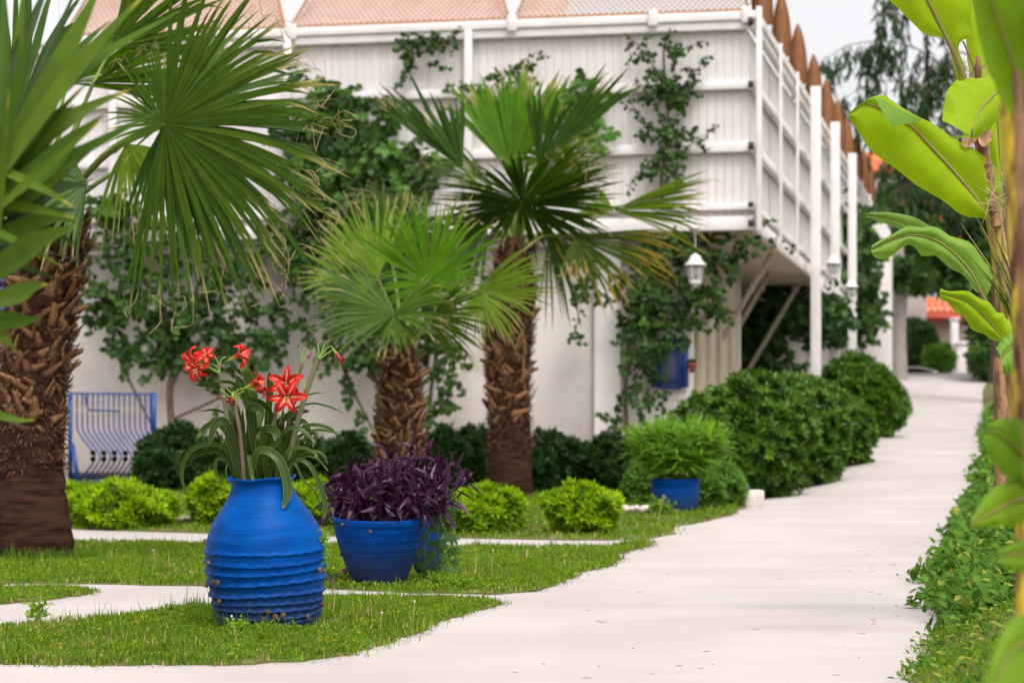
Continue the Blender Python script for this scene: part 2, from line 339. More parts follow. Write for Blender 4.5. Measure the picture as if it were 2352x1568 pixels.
M['yflower'] = solid('yellow_petal', (.65, .50, .02), (.55, .42, .02), 5, rough=.7, bump=0)
M['wflower'] = solid('white_seedhead', (.62, .58, .50), (.5, .46, .4), 5, rough=.9, bump=0)
M['gcover'] = leafm('groundcover_leaf', (.035, .10, .012), (.11, .23, .025), .3, rough=.55, spec=.15)
M['gcover_y'] = leafm('groundcover_leaf_yellow', (.20, .26, .03), (.30, .32, .05), .3, rough=.5)
M['euc'] = leafm('hanging_tree_leaf', (.02, .055, .018), (.05, .095, .03), .15, rough=.45)
M['tree'] = leafm('tree_leaf', (.035, .09, .02), (.09, .17, .03), .25, rough=.45)
M['tree_dk'] = leafm('tree_leaf_dark', (.02, .055, .015), (.045, .09, .02), .2, rough=.45)
M['bloom'] = solid('pink_bloom', (.60, .06, .12), (.45, .04, .08), 5, rough=.8, bump=0)

def petalm(name, red, stripe_amt):
    m, t = newmat(name); v, tt, w = attr(t, 'v'), attr(t, 't'), attr(t, 'w'); aw = math_(t, 'ABSOLUTE', w)
    c = mixc(t, v, red, tuple(x * .75 for x in red))
    c = mixc(t, math_(t, 'MULTIPLY', ramp(t, noise(t, 60, 4), .45, .65), .35), c, (.70, .06, .03))
    f = math_(t, 'MULTIPLY', math_(t, 'MULTIPLY', ramp(t, aw, .16, .02), ramp(t, tt, .86, .55)), stripe_amt)
    c = mixc(t, f, c, (.85, .62, .50)); c = mixc(t, ramp(t, tt, .36, .12), c, (.45, .55, .10))
    p = N(t, 'ShaderNodeBsdfPrincipled', i_Roughness=.4); t.links.new(c, p.inputs['Base Color']); p.inputs['Specular IOR Level'].default_value = .2
    tl = t.nodes.new('ShaderNodeBsdfTranslucent'); t.links.new(c, tl.inputs[0]); mx = t.nodes.new('ShaderNodeMixShader'); mx.inputs[0].default_value = .35
    t.links.new(p.outputs[0], mx.inputs[1]); t.links.new(tl.outputs[0], mx.inputs[2])
    o = t.nodes.new('ShaderNodeOutputMaterial'); t.links.new(mx.outputs[0], o.inputs[0]); return m
M['petal'] = petalm('red_petal', (.62, .012, .006), .6)
M['petal_dark'] = petalm('dark_red_petal', (.30, .012, .022), .25)
M['stamen'] = solid('stamen', (.75, .35, .25), (.7, .5, .2), 5, rough=.6, bump=0)

# leaf templates: along, across, out
LEAF4 = ([[0, 0, 0], [.45, -.5, .06], [1, 0, -.08], [.45, .5, .06]], [[0, 1, 2, 3]])
LEAF6 = ([[0, 0, 0], [.3, -.42, .06], [.68, -.36, .02], [1, 0, -.12], [.68, .36, .02], [.3, .42, .06], [.5, 0, -.02]], [[0, 6, 1, 1], ])
LV = [[0, 0, 0], [.28, -.42, .05], [.62, -.40, .04], [1, 0, -.10], [.62, .40, .04], [.28, .42, .05], [.5, 0, -.03]]
LF = [[0, 1, 6, 5], [1, 2, 3, 6], [5, 6, 3, 4]]
def rosette(k=6, pitch=.9, seed=0):
    r = np.random.default_rng(seed); V = []; Fc = []
    for i in range(k):
        a = i / k * 2 * math.pi + r.uniform(-.3, .3); e = pitch * r.uniform(.45, 1.2); l = r.uniform(.75, 1.1)
        d = np.array([math.cos(e), math.sin(e) * math.cos(a), math.sin(e) * math.sin(a)]); s = np.array([0, -math.sin(a), math.cos(a)]); o = np.cross(s, d)
        b = len(V)
        V += [list(0 * d), list(d * l * .5 - s * .17 * l + o * .03), list(d * l), list(d * l * .5 + s * .17 * l + o * .03)]; Fc.append([b, b + 1, b + 2, b + 3])
    return V, Fc
ROS = [rosette(6, 1.0, i) for i in range(4)]

# ================================================================== the setting: ground, path, lawns
def grid_sheet(name, xs, ys, mat, dz, keep=None):
    X, Y = np.meshgrid(xs, ys); Z = ground(X, Y) + dz
    V = np.stack([X, Y, Z], -1).reshape(-1, 3); nx = len(xs)
    i, j = np.meshgrid(np.arange(len(ys) - 1), np.arange(nx - 1), indexing='ij'); a = (i * nx + j).ravel()
    b = MB(); b.add(V, np.stack([a, a + 1, a + nx + 1, a + nx], 1)); return tag(b.build(name, mat, smooth=True), kind='structure')
grid_sheet('ground', np.concatenate([[-400, -100, -40], np.linspace(-14, 14, 60), [40, 100, 400]]),
           np.concatenate([np.linspace(-20, 70, 110), [90, 150, 300, 900]]), M['ground'], -.012)
# the pale path fills everything from the left lawns to the planted bed on the right
REDGE = [(-2, .35), (3, .62), (5, .86), (7.5, 1.245), (9.1, 1.60), (12, 2.05), (14, 2.50), (20, 3.75), (26, 5.0), (30, 5.9), (36, 7.0), (44, 8.6), (52, 10.1), (62, 12.3), (75, 15)]
def pathsheet():
    ys = np.concatenate([np.linspace(-2, 40, 120), np.linspace(40.5, 75, 50)]); xr = np.interp(ys, [r[0] for r in REDGE], [r[1] for r in REDGE])
    b = MB(); U = np.linspace(0, 1, 40); X = -9 + (xr[:, None] + 9 + RG.normal(0, .012, len(ys))[:, None]) * U[None]; Y = np.repeat(ys[:, None], 40, 1)
    V = np.stack([X, Y, ground(X, Y)], -1).reshape(-1, 3)
    i, j = np.meshgrid(np.arange(len(ys) - 1), np.arange(39), indexing='ij'); a = (i * 40 + j).ravel()
    b.add(V, np.stack([a, a + 1, a + 41, a + 40], 1)); return tag(b.build('path', M['pave'], smooth=True), kind='structure')
pathsheet()

def densify(poly, step, jit=0):
    out = []
    for a, b in zip(poly, poly[1:] + poly[:1]):
        a, b = np.array(a), np.array(b); n = max(1, int(np.linalg.norm(b - a) / step))
        for k in range(n): out.append(a + (b - a) * k / n)
    out = np.array(out)
    if jit:
        n = len(out); ph = RG.uniform(0, 6, 6); s = np.arange(n)
        j = sum(np.sin(s * f + p) for f, p in zip((.13, .31, .57, .9, 1.7, 2.6), ph)) / 3.0
        tgt = np.roll(out, -1, 0) - np.roll(out, 1, 0); nn = nrm(np.stack([tgt[:, 1], -tgt[:, 0]], 1)); out = out + nn * (j * jit)[:, None]
    return out
def inside(poly, X, Y):
    c = np.zeros(len(X), bool); n = len(poly); j = n - 1
    for i in range(n):
        xi, yi = poly[i]; xj, yj = poly[j]
        k = ((yi > Y) != (yj > Y)) & (X < (xj - xi) * (Y - yi) / (yj - yi + 1e-12) + xi); c ^= k; j = i
    return c
def bumpy(X, Y): return .006 * (np.sin(X * 5.1 + Y * 2.3) + np.sin(X * 2.7 - Y * 6.1) + .6 * np.sin(X * 11 + Y * 9))
def lawn(name, pp, step, thick, jit):
    poly = densify([gp(*q) for q in pp], step, jit); x0, y0 = poly.min(0); x1, y1 = poly.max(0)
    gx = np.arange(x0, x1, step * 1.4); gy = np.arange(y0, y1, step * 1.4); X, Y = np.meshgrid(gx, gy); X = X.ravel(); Y = Y.ravel(); k = inside(poly, X, Y)
    pts = [Vector(p) for p in poly] + [Vector((a, b)) for a, b in zip(X[k], Y[k])]; n = len(poly)
    r = geometry.delaunay_2d_cdt(pts, [], [list(range(n))], 1, 1e-5)
    V2 = np.array([tuple(v) for v in r[0]]); Z = ground(V2[:, 0], V2[:, 1]) + thick + bumpy(V2[:, 0], V2[:, 1]) * .6
    nv = len(V2); bnd = [i for i in range(nv) if any(o < n for o in r[3][i])]; Z[bnd] -= thick * .45
    b = MB(); b.add(np.column_stack([V2, Z]), [list(f) if True else f for f in r[2]])
    sk = np.column_stack([poly, ground(poly[:, 0], poly[:, 1]) + thick * .55 + bumpy(poly[:, 0], poly[:, 1]) * .6]); lo = sk.copy(); lo[:, 2] -= thick + .03
    i = np.arange(n); j = (i + 1) % n; b.add(np.vstack([sk, lo]), np.stack([i, i + n, j + n, j], 1))
    tag(b.build(name, M['lawnsoil'], smooth=True), kind='structure'); return poly
L1 = [(-80, 1455), (100, 1440), (250, 1428), (350, 1415), (480, 1399), (600, 1388), (750, 1380), (850, 1379), (1000, 1381), (1090, 1383), (1150, 1389),
      (1060, 1410), (1000, 1438), (940, 1462), (850, 1486), (800, 1503), (700, 1520), (500, 1526), (200, 1527), (-80, 1525)]
LT = [(-80, 1358), (100, 1359), (170, 1360), (205, 1362), (150, 1372), (80, 1381), (0, 1389), (-80, 1393)]
L2 = [(-80, 1245), (160, 1247), (300, 1249), (470, 1254), (740, 1254), (1030, 1260), (1250, 1261), (1400, 1259), (1490, 1246), (1480, 1254), (1415, 1277),
      (1400, 1302), (1330, 1318), (1240, 1356), (1140, 1366), (960, 1361), (700, 1350), (480, 1346), (200, 1342), (-80, 1339)]
L3 = [(-120, 1213), (160, 1215), (300, 1219), (470, 1225), (740, 1232), (1030, 1236), (1250, 1240), (1400, 1241), (1490, 1238), (1550, 1226), (1548, 1210),
      (1620, 1198), (1680, 1182), (1700, 1168), (1690, 1140), (1560, 1118), (1200, 1112), (-120, 1107)]
for nm, q, st, th, jt in (('lawn', L1, .05, .014, .03), ('lawn', LT, .05, .014, .03), ('lawn', L2, .09, .012, .03), ('lawn', L3, .15, .012, .02)):
    pl = lawn(nm, q, st, th, jt)
    if q is L1: P1 = pl
    elif q is LT: PT = pl
    elif q is L2: P2 = pl
    else: P3 = pl

GB = [[0, -.5, 0], [0, .5, 0], [.5, -.4, .05], [.5, .4, .05], [1, 0, .22]]; GF = [[0, 1, 3, 2], [2, 3, 4, 4]]
def rand_in(poly, n, grow=0.0):
    x0, y0 = poly.min(0) - grow; x1, y1 = poly.max(0) + grow; X = RG.uniform(x0, x1, n); Y = RG.uniform(y0, y1, n)
    k = inside(poly, X, Y); X = X[k]; Y = Y[k]; px = CX + X * F / Y; k = (px > -40) & (px < 2400); return X[k], Y[k]
def clumpf(X, Y, s=1.0): return .5 + .25 * (np.sin(X * 3.1 * s + Y * 1.7 * s) + np.sin(X * 7.3 * s - Y * 4.1 * s + 1)) 
def grass(polys, dens, hmin, hmax, wid, name='grass'):
    b = MB()
    for poly in polys:
        a = (np.ptp(poly[:, 0])) * np.ptp(poly[:, 1]); X, Y = rand_in(poly, int(a * dens)); ne = int(len(poly) * dens * .0016); ei = RG.integers(0, len(poly), ne); en = poly[ei] + RG.normal(0, .028, (ne, 2)); pe = CX + en[:, 0] * F / en[:, 1]; en = en[(pe > -40) & (pe < 2400)]; X = np.concatenate([X, en[:, 0]]); Y = np.concatenate([Y, en[:, 1]])
        X = X + RG.normal(0, .012, len(X)); Y = Y + RG.normal(0, .012, len(X))
        c = np.clip(clumpf(X, Y) * .6 + .4 * clumpf(X + 3, Y, 3.3), 0, 1); keep = (clumpf(X * 2.1 + 9, Y * 1.1, 1.9) + RG.normal(0, .12, len(X))) < .86; X = X[keep]; Y = Y[keep]; c = c[keep]; h = RG.uniform(hmin, hmax, len(X)) * (.45 + .9 * c) * (1 + 1.4 * (RG.random(len(X)) > .97)) * (1 + .9 * (clumpf(X * 1.7 - 4, Y * 1.2, 2.3) > .9))
        pos = np.column_stack([X, Y, ground(X, Y) + .008 + bumpy(X, Y) * .6]); th = RG.uniform(0, 6.28, len(X)); tl = RG.uniform(.15, 1.1, len(X))
        d = np.column_stack([np.cos(th) * tl, np.sin(th) * tl, np.ones(len(X))]); up = np.column_stack([-np.sin(th), np.cos(th), RG.normal(0, .2, len(X))])
        up = np.cross(d, up)
        k = RG.random(len(X)); v = np.clip(c * .7 + RG.random(len(X)) * .5 - .1, 0, 1)
        dr_ = .05 + .22 * (clumpf(X * 1.3 + 5, Y * .8, 1.3) > .85)
        for mi, sel in ((0, k < .5), (1, (k >= .5) & (k < 1 - dr_)), (2, k >= 1 - dr_)):
            GFt = np.array([[0, 1, 3, 2]]); n = sel.sum()
            b.scatter(pos[sel], d[sel], up[sel], h[sel], wid * RG.uniform(.6, 1.3, n), GB, GFt, mi, v[sel])
            b.scatter(pos[sel], d[sel], up[sel], h[sel], wid, GB, np.array([[2, 3, 4]]), mi, v[sel])
    return tag(b.build(name, [M['grass'], M['grass_dk'], M['dry']]), kind='stuff', label='short weedy green grass of the lawns beside the pale path')
grass([P1, PT], 15000, .012, .038, .0044)
grass([P2], 7500, .012, .036, .0058, 'grass')
grass([P3], 1700, .016, .036, .010, 'grass')
def clover(polys, dens, size, name, mats, label):
    b = MB(); V, Fc = rosette(4, .35, 3)
    for poly in polys:
        a = np.ptp(poly[:, 0]) * np.ptp(poly[:, 1]); X, Y = rand_in(poly, int(a * dens)); k = clumpf(X, Y, 1.7) + RG.random(len(X)) * .6 > .55; X = X[k]; Y = Y[k]; n = len(X)
        pos = np.column_stack([X, Y, ground(X, Y) + .012 + RG.random(n) * .012]); d = np.column_stack([RG.normal(0, .5, n), RG.normal(-.2, .5, n), np.ones(n)])
        s = size * RG.uniform(.5, 1.3, n); b.scatter(pos, d, RG.normal(0, 1, (n, 3)), s, s, V, Fc, 0)
        k = RG.random(n) < .05; m = k.sum(); fp = pos[k] + [0, 0, .012]; b.scatter(fp, d[k], RG.normal(0, 1, (m, 3)), size * .45, size * .9, V, Fc, 1)
    return tag(b.build(name, mats), kind='stuff', label=label)
clover([P1, PT], 5200, .016, 'undergrowth', [M['weed'], M['yflower']], 'tiny clover leaves and yellow flowers in the front lawn')
clover([P2], 2200, .020, 'undergrowth', [M['weed'], M['yflower']], 'clover leaves and yellow specks in the middle lawn')
clover([P3], 260, .03, 'undergrowth', [M['weed'], M['wflower']], 'low weeds in the lawn round the shrubs')

b = MB()
for poly in (P1, PT, P2, P3):
    m_ = len(poly) * (14 if poly is not P3 else 8); ei = RG.integers(0, len(poly), m_); e = poly[ei] + RG.normal(0, 1, (m_, 2)) * [.03, .05]; px = CX + e[:, 0] * F / e[:, 1]; e = e[(px > -30) & (px < 1800)]; n = len(e)
    pos = np.column_stack([e, ground(e[:, 0], e[:, 1]) + .003 + RG.random(n) * .006]); sc_ = .006 * e[:, 1] / 9; b.scatter(pos, np.column_stack([RG.normal(0, 1, n), RG.normal(0, 1, n), RG.normal(.1, .2, n)]), RG.normal(0, .2, (n, 3)) + [0, 0, 1], sc_ * RG.uniform(.4, 2.4, n), .0035 * e[:, 1] / 9, LV, LF, 0)
tag(b.build('litter', M['fibre']), 'brown plant litter along the ragged lawn edges', kind='stuff')
# debris on the path: dry twigs and leaf bits
b = MB()
for _ in range(150):
    px = RG.uniform(1150, 2200); py = RG.uniform(1200, 1560); X, Y = gp(px, py)
    if X > np.interp(Y, [r[0] for r in REDGE], [r[1] for r in REDGE]) or inside(P2, np.array([X]), np.array([Y]))[0] or inside(P1, np.array([X]), np.array([Y]))[0]: continue
    if RG.random() > .25 + .75 * (px > 1950): continue
    th = RG.uniform(-.6, .6); l = RG.uniform(.008, .03); z = float(ground(X, Y)) + .002
    b.tube([[X, Y, z], [X + l * .5 * math.cos(th), Y + l * math.sin(th), z], [X + l * math.cos(th), Y + l * 1.4 * math.sin(th), z]], .0008, 4)
tag(b.build('debris', M['brownstalk']), kind='stuff', label='scattered dry twigs and leaf bits on the pale path')

# ================================================================== the white house
CO = np.array([3.0, 30.0, ZC]); UA = np.array([-.9785, .2061, 0.]); UB = np.array([.2061, .9785, 0.]); UZ = np.array([0, 0, 1.])
def H(a, bb, z): return CO + UA * a + UB * bb + UZ * z
def hbox(b, a0, a1, b0, b1, z0, z1, mi=0, v=None):
    b.box(H((a0 + a1) / 2, (b0 + b1) / 2, (z0 + z1) / 2), UA * abs(a1 - a0) / 2, UB * abs(b1 - b0) / 2, UZ * abs(z1 - z0) / 2, mi, v)
house = thing('white_house', 'two storey white house with boarded upper balcony and rendered lower wall', 'house', H(6, 6, -.4))
def hpart(name, args, mat, parent=house, bevel=0, **k):
    b = MB(); hbox(b, *args); return b.build(name, mat, parent, bevel=bevel, **k)
ZB, ZT = 2.80, 5.42
# lower walls (rendered), pilaster, side wall with cream door panels, recess walls coloured dark for its shade
hpart('wall', (.83, 15.6, .38, .60, -1.0, 2.72), M['render'])
hpart('pilaster', (1.72, 2.06, .28, .378, -1.0, 2.70), M['trimw'], bevel=.01)
hpart('wall', (.83, 1.03, .604, 5.6, -1.0, 2.72), M['cream'])
hpart('wall', (3.4, 3.6, 5.9, 16.0, -1.0, 2.72), M['darkwood_shade'])  # dark colour stands in for the deep shade under the balcony
hpart('partition', (1.6, 3.4, 15.8, 16.0, -1.0, 2.72), M['darkwood_shade'])
hpart('roof_slab', (1.904, 3.6, 5.6, 16.0, 2.72, 2.78), M['darkwood_shade'])
hpart('wall', (.83, 3.6, 5.604, 5.896, -1.0, 2.72), M['render'])
hpart('wall', (.83, 1.6, 16.004, 24, -1.0, 2.72), M['render'])
for k, (b0, b1) in enumerate(((.75, 1.7), (1.85, 2.7), (3.1, 4.1), (4.3, 5.3))):
    d = hpart('door_panel', (.79, .826, b0, b1, -.5, 1.95), M['cream'], bevel=.008)
    hpart('stile', (.778, .788, b0 + .1, b0 + .14, -.4, 1.9), M['cream'], d); hpart('stile', (.778, .788, b1 - .14, b1 - .1, -.4, 1.9), M['cream'], d)
hpart('curtain', (.74, .80, 2.4, 5.0, 1.98, 2.6), M['soffit'])
hpart('ledge', (7.6, 11.5, -.5, .37, -1.2, -.41), M['curb'], bevel=.02)
# soffit slab and edge beams
sof = hpart('soffit', (.06, 1.9, .06, 24, 2.735, 2.79), M['soffit'])
hpart('soffit', (1.904, 15.6, .06, .5, 2.735, 2.79), M['soffit'])
hpart('hook_bar', (.66, .78, -.32, -.10, 2.74, 2.77), M['trimw'])
hpart('edge_beam', (0, 15.6, -.02, .055, 2.74, 2.91), M['trimw'], bevel=.006)
hpart('edge_beam', (-.02, .055, .058, 24, 2.74, 2.91), M['trimw'], bevel=.006)
hpart('shadow_gap_strip', (2.1, 15.6, .30, .376, 2.60, 2.68), M['trimw'])
# boards: front and side, each one a plank
def unit_box():
    b = MB(); b.box((0, 0, 0), (.5, 0, 0), (0, .5, 0), (0, 0, .5)); o = b.build('plank', M['white']); me = o.data; bpy.data.objects.remove(o); return me
PLK = unit_box(); RF = Matrix([[*(-UA), 0], [*UB, 0], [0, 0, 1, 0], [0, 0, 0, 1]]).transposed()
RFm = Matrix(((-UA[0], UB[0], 0), (-UA[1], UB[1], 0), (0, 0, 1))).to_4x4()
HO = ORG[house.name]
def plank(a, bb, z, da, db, dz):
    o = bpy.data.objects.new('plank', PLK); C.objects.link(o); o.parent = house
    p = H(a, bb, z) - HO; o.matrix_local = Matrix.Translation(p) @ RFm @ Matrix.Diagonal((da, db, dz, 1)); return o
hpart('gap_light_stop', (.10, 13.4, .12, .14, 2.92, 5.24), M['darkwood_shade']); hpart('gap_light_stop', (.12, .14, .141, 23.9, 2.92, 5.24), M['darkwood_shade'])  # added unseen behind the planks to block light through the gaps
n = 0; a = .06
while a < 15.5:
    w = .108
    plank(a + w / 2, .075 + random.uniform(0, .012), 4.065, w - .0035, .02, 2.31 + random.uniform(-.01, .01)); a += w
bb = .1
while bb < 23.8:
    w = .19
    plank(.085 + random.uniform(0, .012), bb + w / 2, 4.065, .02, w - .005, 2.31); bb += w
# rails
def rail(z0, z1, out, mat='trimw'):
    hpart('rail', (-.03, 15.6, -out, .058, z0, z1), M[mat], bevel=.006)
    hpart('rail', (-out, .058, .062, 24, z0, z1), M[mat], bevel=.006)
rail(5.23, 5.335, .03); rail(5.34, 5.45, .06); rail(4.49, 4.60, .022); rail(3.71, 3.83, .022); rail(2.99, 3.07, .022)
for z0, z1 in ((5.225, 5.38), (4.46, 4.6), (3.69, 3.84), (2.98, 3.1), (2.74, 2.88)):   # black boxes stand in for the shade inside open rail ends
    hpart('rail_end_dark', (-.008, .06, -.10, -.067, z0 + .035, z1 - .02), M['black'])
# posts
hpart('corner_post', (-.10, -.034, -.06, .06, 2.72, 5.50), M['trimw'], bevel=.006)
for a_ in (3.62, 6.01, 8.4, 10.8): hpart('post', (a_ - .05, a_ + .05, -.09, -.036, 2.93, 5.335), M['trimw'], bevel=.005)
for b_ in (2.6, 5.1, 8.9, 12.9, 17.2, 19.6, 22.2): hpart('post', (-.10, -.064, b_ - .045, b_ + .045, 2.74, 5.47), M['trimw'], bevel=.005)
for a_ in (1.25, 1.9 + 1.15, .08, 5.95, 8.6): hpart('bracket', (a_ - .06, a_ + .06, -.09, -.062, 5.30, 5.50), M['trimw'], bevel=.005)
for b_, zt in ((6.9, 5.52), (10.8, 5.50), (15.0, 5.48)):
    X, Y, _ = H(-.2, b_, 0); g = float(ground(X, Y)) - ZC
    hpart('column', (-.27, -.12, b_ - .07, b_ + .07, g - .1, zt), M['trimw'], bevel=.008)
b = MB(); hbox(b, -.42, .2, 24.05, 24.9, .8, 5.2); b.build('end_pillar', M['white'], house, bevel=.02)
hpart('end_wall', (.204, 3.5, 24.1, 24.8, .8, 5.0), M['render'])
# braces
def brace(b_, z0, z1, a0=.80, a1=.12):
    p, q = H(a0, b_, z0), H(a1, b_, z1); d = nrm(q - p); s = UB * .03; u = np.cross(d, UB) * .035
    x = MB(); x.box((p + q) / 2, d * np.linalg.norm(q - p) / 2, s, u); x.build('brace', M['soffit'], house, bevel=.004)
brace(.9, 1.6, 2.72); brace(3.4, 1.55, 2.72); brace(6.9, 1.2, 2.72, 1.38, .5); brace(9.6, .9, 2.72, 1.38, .3)
# blue window with grille
win = hpart('window', (.98, 1.20, .33, .376, .84, 1.38), M['glass'])
fr = MB()
for a0, a1, z0, z1 in ((.95, .98, .80, 1.41), (1.20, 1.23, .80, 1.41), (.95, 1.23, .78, .83), (.95, 1.23, 1.38, 1.42)): hbox(fr, a0, a1, .27, .33, z0, z1)
fr.build('frame', M['bluemetal'], win)
for s_ in (0, 1):
    hpart('shutter', ((.86, .945), (1.235, 1.33))[s_] + (.30, .34, .80, 1.41), M['bluemetal'], win)
for k in range(6):
    hpart('bar', (.89 + k * .035, .90 + k * .035, .20, .22, .72, 1.40), M['bluemetal'], win)

# cane canopies standing along the top rail of the front
def canopy(a0, a1, slant, label, back):
    cn = thing('cane_canopy', label, 'canopy', H((a0 + a1) / 2, 0, 5.48), 'cane canopies above the balcony rail')
    Z0, Z1 = 5.47, 6.25
    def pt(u, k):  # u across, k up
        s0 = a0 + slant * k; s1 = a1 - slant * k
        return H(s0 + (s1 - s0) * u, -.02 + k * .45, Z0 + (Z1 - Z0) * k)
    b = MB()
    for e in ([(0, 0), (1, 0)], [(0, 0), (0, 1)], [(1, 0), (1, 1)], [(0, 1), (1, 1)]):
        b.tube([pt(*e[0]), pt(*e[1])], .018, 6)
    b.build('frame', M['tan'], cn)
    w = a1 - a0; hh = .9; pitch = .076; b = MB(); nrmv = nrm(np.cross(pt(1, 0) - pt(0, 0), pt(0, 1) - pt(0, 0)))
    n = int((w + hh) / pitch)
    for sgn in (1, -1):
        for i in range(n):
            x0 = i * pitch - (hh if sgn > 0 else 0); pts = []
            for k in (0, .999):
                x = x0 + sgn * hh * k; pts.append((x / w, k))
            (u0, k0), (u1, k1) = pts
            if u0 < 0: k0 = k0 + (0 - u0) / (u1 - u0) * (k1 - k0); u0 = 0
            if u1 < 0: k1 = k0 + (0 - u0) / (u1 - u0 + 1e-9) * (k1 - k0); u1 = 0
            if u1 > 1: k1 = k0 + (1 - u0) / (u1 - u0) * (k1 - k0); u1 = 1
            if u0 > 1: k0 = k0 + (1 - u0) / (u1 - u0) * (k1 - k0); u0 = 1
            if k1 - k0 < .02 and abs(u1 - u0) < .01: continue
            b.tube([pt(u0, k0) + nrmv * .004 * sgn, pt(u1, k1) + nrmv * .004 * sgn], .0052, 4, cap=False)
    b.build('lattice', M['tan'], cn, kind='stuff')
    if back:
        b = MB(); o_ = UB * .10
        u0, u1 = back; b.add([pt(u0, .02) + o_, pt(u1, .02) + o_, pt(u1, .99) + o_ * 2, pt(u0, .99) + o_ * 2], [[0, 1, 2, 3]]); b.add([pt(u0, .02) + o_ * 1.1, pt(u1, .02) + o_ * 1.1, pt(u1, .99) + o_ * 2.1, pt(u0, .99) + o_ * 2.1], [[0, 3, 2, 1]])
        b.build('cloth', M['pink'], cn)
canopy(.06, 3.02, .22, 'woven cane canopy at the house corner, with white sky through its holes', (.80, 1.0))
canopy(3.10, 5.98, .30, 'woven cane canopy in the middle of the front rail, backed with pale pink', (0, 1))
canopy(6.06, 9.1, .30, 'woven cane canopy behind the big palm fan, backed with pale pink', (0, 1))
# brown pointed boards along the side rail
FIN = [(b_, 5.455, .90) for b_ in (1.0, 3.55, 6.1, 8.9, 11.5, 14.0, 16.4, 19.0, 21.3, 23.4)]
FL = ['brown board nearest the house corner, rising out of the frame', 'pointed brown board second from the house corner', 'pointed brown board third from the house corner, its whole tip against the sky']
for i, (b_, z_, h_) in enumerate(FIN):
    base = H(.0, b_, z_); w = .29
    lab = FL[i] if i < 3 else 'pointed brown board on the side rail, %s from the house corner' % ('fourth fifth sixth seventh eighth ninth tenth eleventh'.split()[i - 3])
    t = thing('pointed_board', lab, 'board', base, 'pointed brown boards along the side rail')
    b = MB(); n_ = 14; prof = []
    for k in range(n_ + 1):
        u = k / n_; prof.append((w / 2 * (1 - u ** 2.4) ** .80, u * h_))
    ex = np.array([1., 0, 0]); ey = np.array([0, 1., 0]); V = []; 
    for (hw, zz) in prof:
        for sx, sy in ((-1, 0), (0, -.06), (1, 0), (0, .06)):
            V.append(base + ex * (sx * hw) + ey * (sy * (hw / (w / 2) + .1)) + UZ * zz)
    i0 = np.arange(n_)[:, None] * 4; j = np.arange(4)[None]; j2 = (j + 1) % 4
    b.add(V, np.stack([i0 + j, i0 + j2, i0 + 4 + j2, i0 + 4 + j], -1).reshape(-1, 4)); b.build('blade', M['fin'], t)
    b = MB()
    for k in range(22):
        u = (k + .5) / 22; hw = w / 2 * (1 - u ** 2.4) ** .80; p = base - ex * (hw + .004) + UZ * (u * h_); b.box(p, ex * .009, ey * .012, UZ * .012)
    b.build('edge_lacing', M['tan'], t, kind='stuff')
# lanterns
def lantern(loc, s, lab, kind):
    t = thing('lantern', lab, 'lantern', loc, 'white lanterns of the house'); L0 = np.array(loc)
    b = MB(); b.lathe([(.0, .36), (.016, .35), (.03, .335), (.045, .33), (.06, .30), (.075, .27), (.118, .235), (.122, .225), (.05, .222), (0, .222)], 20, c=(0, 0, 0)); 
    def sc(b): b.V = [v * s + L0 for v in b.V]; return b
    sc(b).build('cap', M['trimw'], t, smooth=True)
    b = MB(); b.lathe([(.0, .218), (.082, .218), (.052, .05), (0, .05)], 6); sc(b).build('glass', M['glass'], t)
    b = MB()
    for i in range(6):
        a_ = i / 6 * 2 * math.pi; b.tube([[.088 * math.cos(a_), .088 * math.sin(a_), .222], [.056 * math.cos(a_), .056 * math.sin(a_), .045]], .007, 5)
    b.lathe([(0, .05), (.062, .05), (.066, .035), (.045, .02), (.02, -.01), (0, -.02)], 12); sc(b).build('frame', M['trimw'], t)
    return t, sc
t, scf = lantern(P(1597, 657, 29.95), 1.15, 'white lantern hanging on a chain under the balcony corner', 0)
b = MB(); p0 = P(1597, 590, 29.95); p1 = np.array([p0[0], p0[1], ZC + 2.735]); 
for k in range(12):
    q = p0 + (p1 - p0) * (k + .5) / 12; b.box(q, [.008 if k % 2 else .003, 0, 0], [0, .003 if k % 2 else .008, 0], [0, 0, (p1 - p0)[2] / 26])
b.build('chain', M['trimw'], t); b = MB(); b.lathe([(0, 0), (.04, 0), (.035, -.03), (.02, -.05), (0, -.05)], 14, c=p1); b.build('ceiling_rose', M['trimw'], t, smooth=True)
for (b_, zz, lab) in ((6.9, 2.52, 'white wall lantern on the first tall column, seen between two columns'), (10.8, 2.42, 'white wall lantern on the second tall column, in front of the ivy')):
    cp = H(-.27, b_, zz + .0); lp = H(-.46, b_ - .0, zz + .08); t, scf = lantern(lp, 1.05, lab, 1)
    b = MB(); b.tube(catmull([H(-.272, b_, zz - .05), H(-.36, b_, zz - .12), H(-.43, b_, zz - .10), H(-.46, b_, zz + .07)], 10), .02, 8); b.box(H(-.285, b_, zz - .03), UA * .013, UB * .05, UZ * .09); b.build('arm', M['trimw'], t)
# small red flower pots by the window
for (a_, z_, lab) in ((.80, .98, 'small red flower pot hanging right of the blue window'), (1.62, .98, 'small red flower pot hanging left of the blue window, half hidden in vine')):
    p = H(a_, .22, z_); t = thing('flower_pot', lab, 'flower pot', p, 'red pots beside the blue window')
    b = MB(); b.lathe([(0, 0), (.03, 0), (.05, .10), (.056, .10), (.056, .12), (.045, .12), (.042, .09), (0, .09)], 16, c=p); b.build('pot', M['terracotta'], t, smooth=True)
    b = MB(); n_ = 30; b.scatter(np.repeat((p + [0, 0, .10])[None], n_, 0), RG.normal(0, .6, (n_, 3)) + [0, 0, .8], RG.normal(0, 1, (n_, 3)), .09, .04, LV, LF); b.build('foliage', M['vine'], t, kind='stuff')

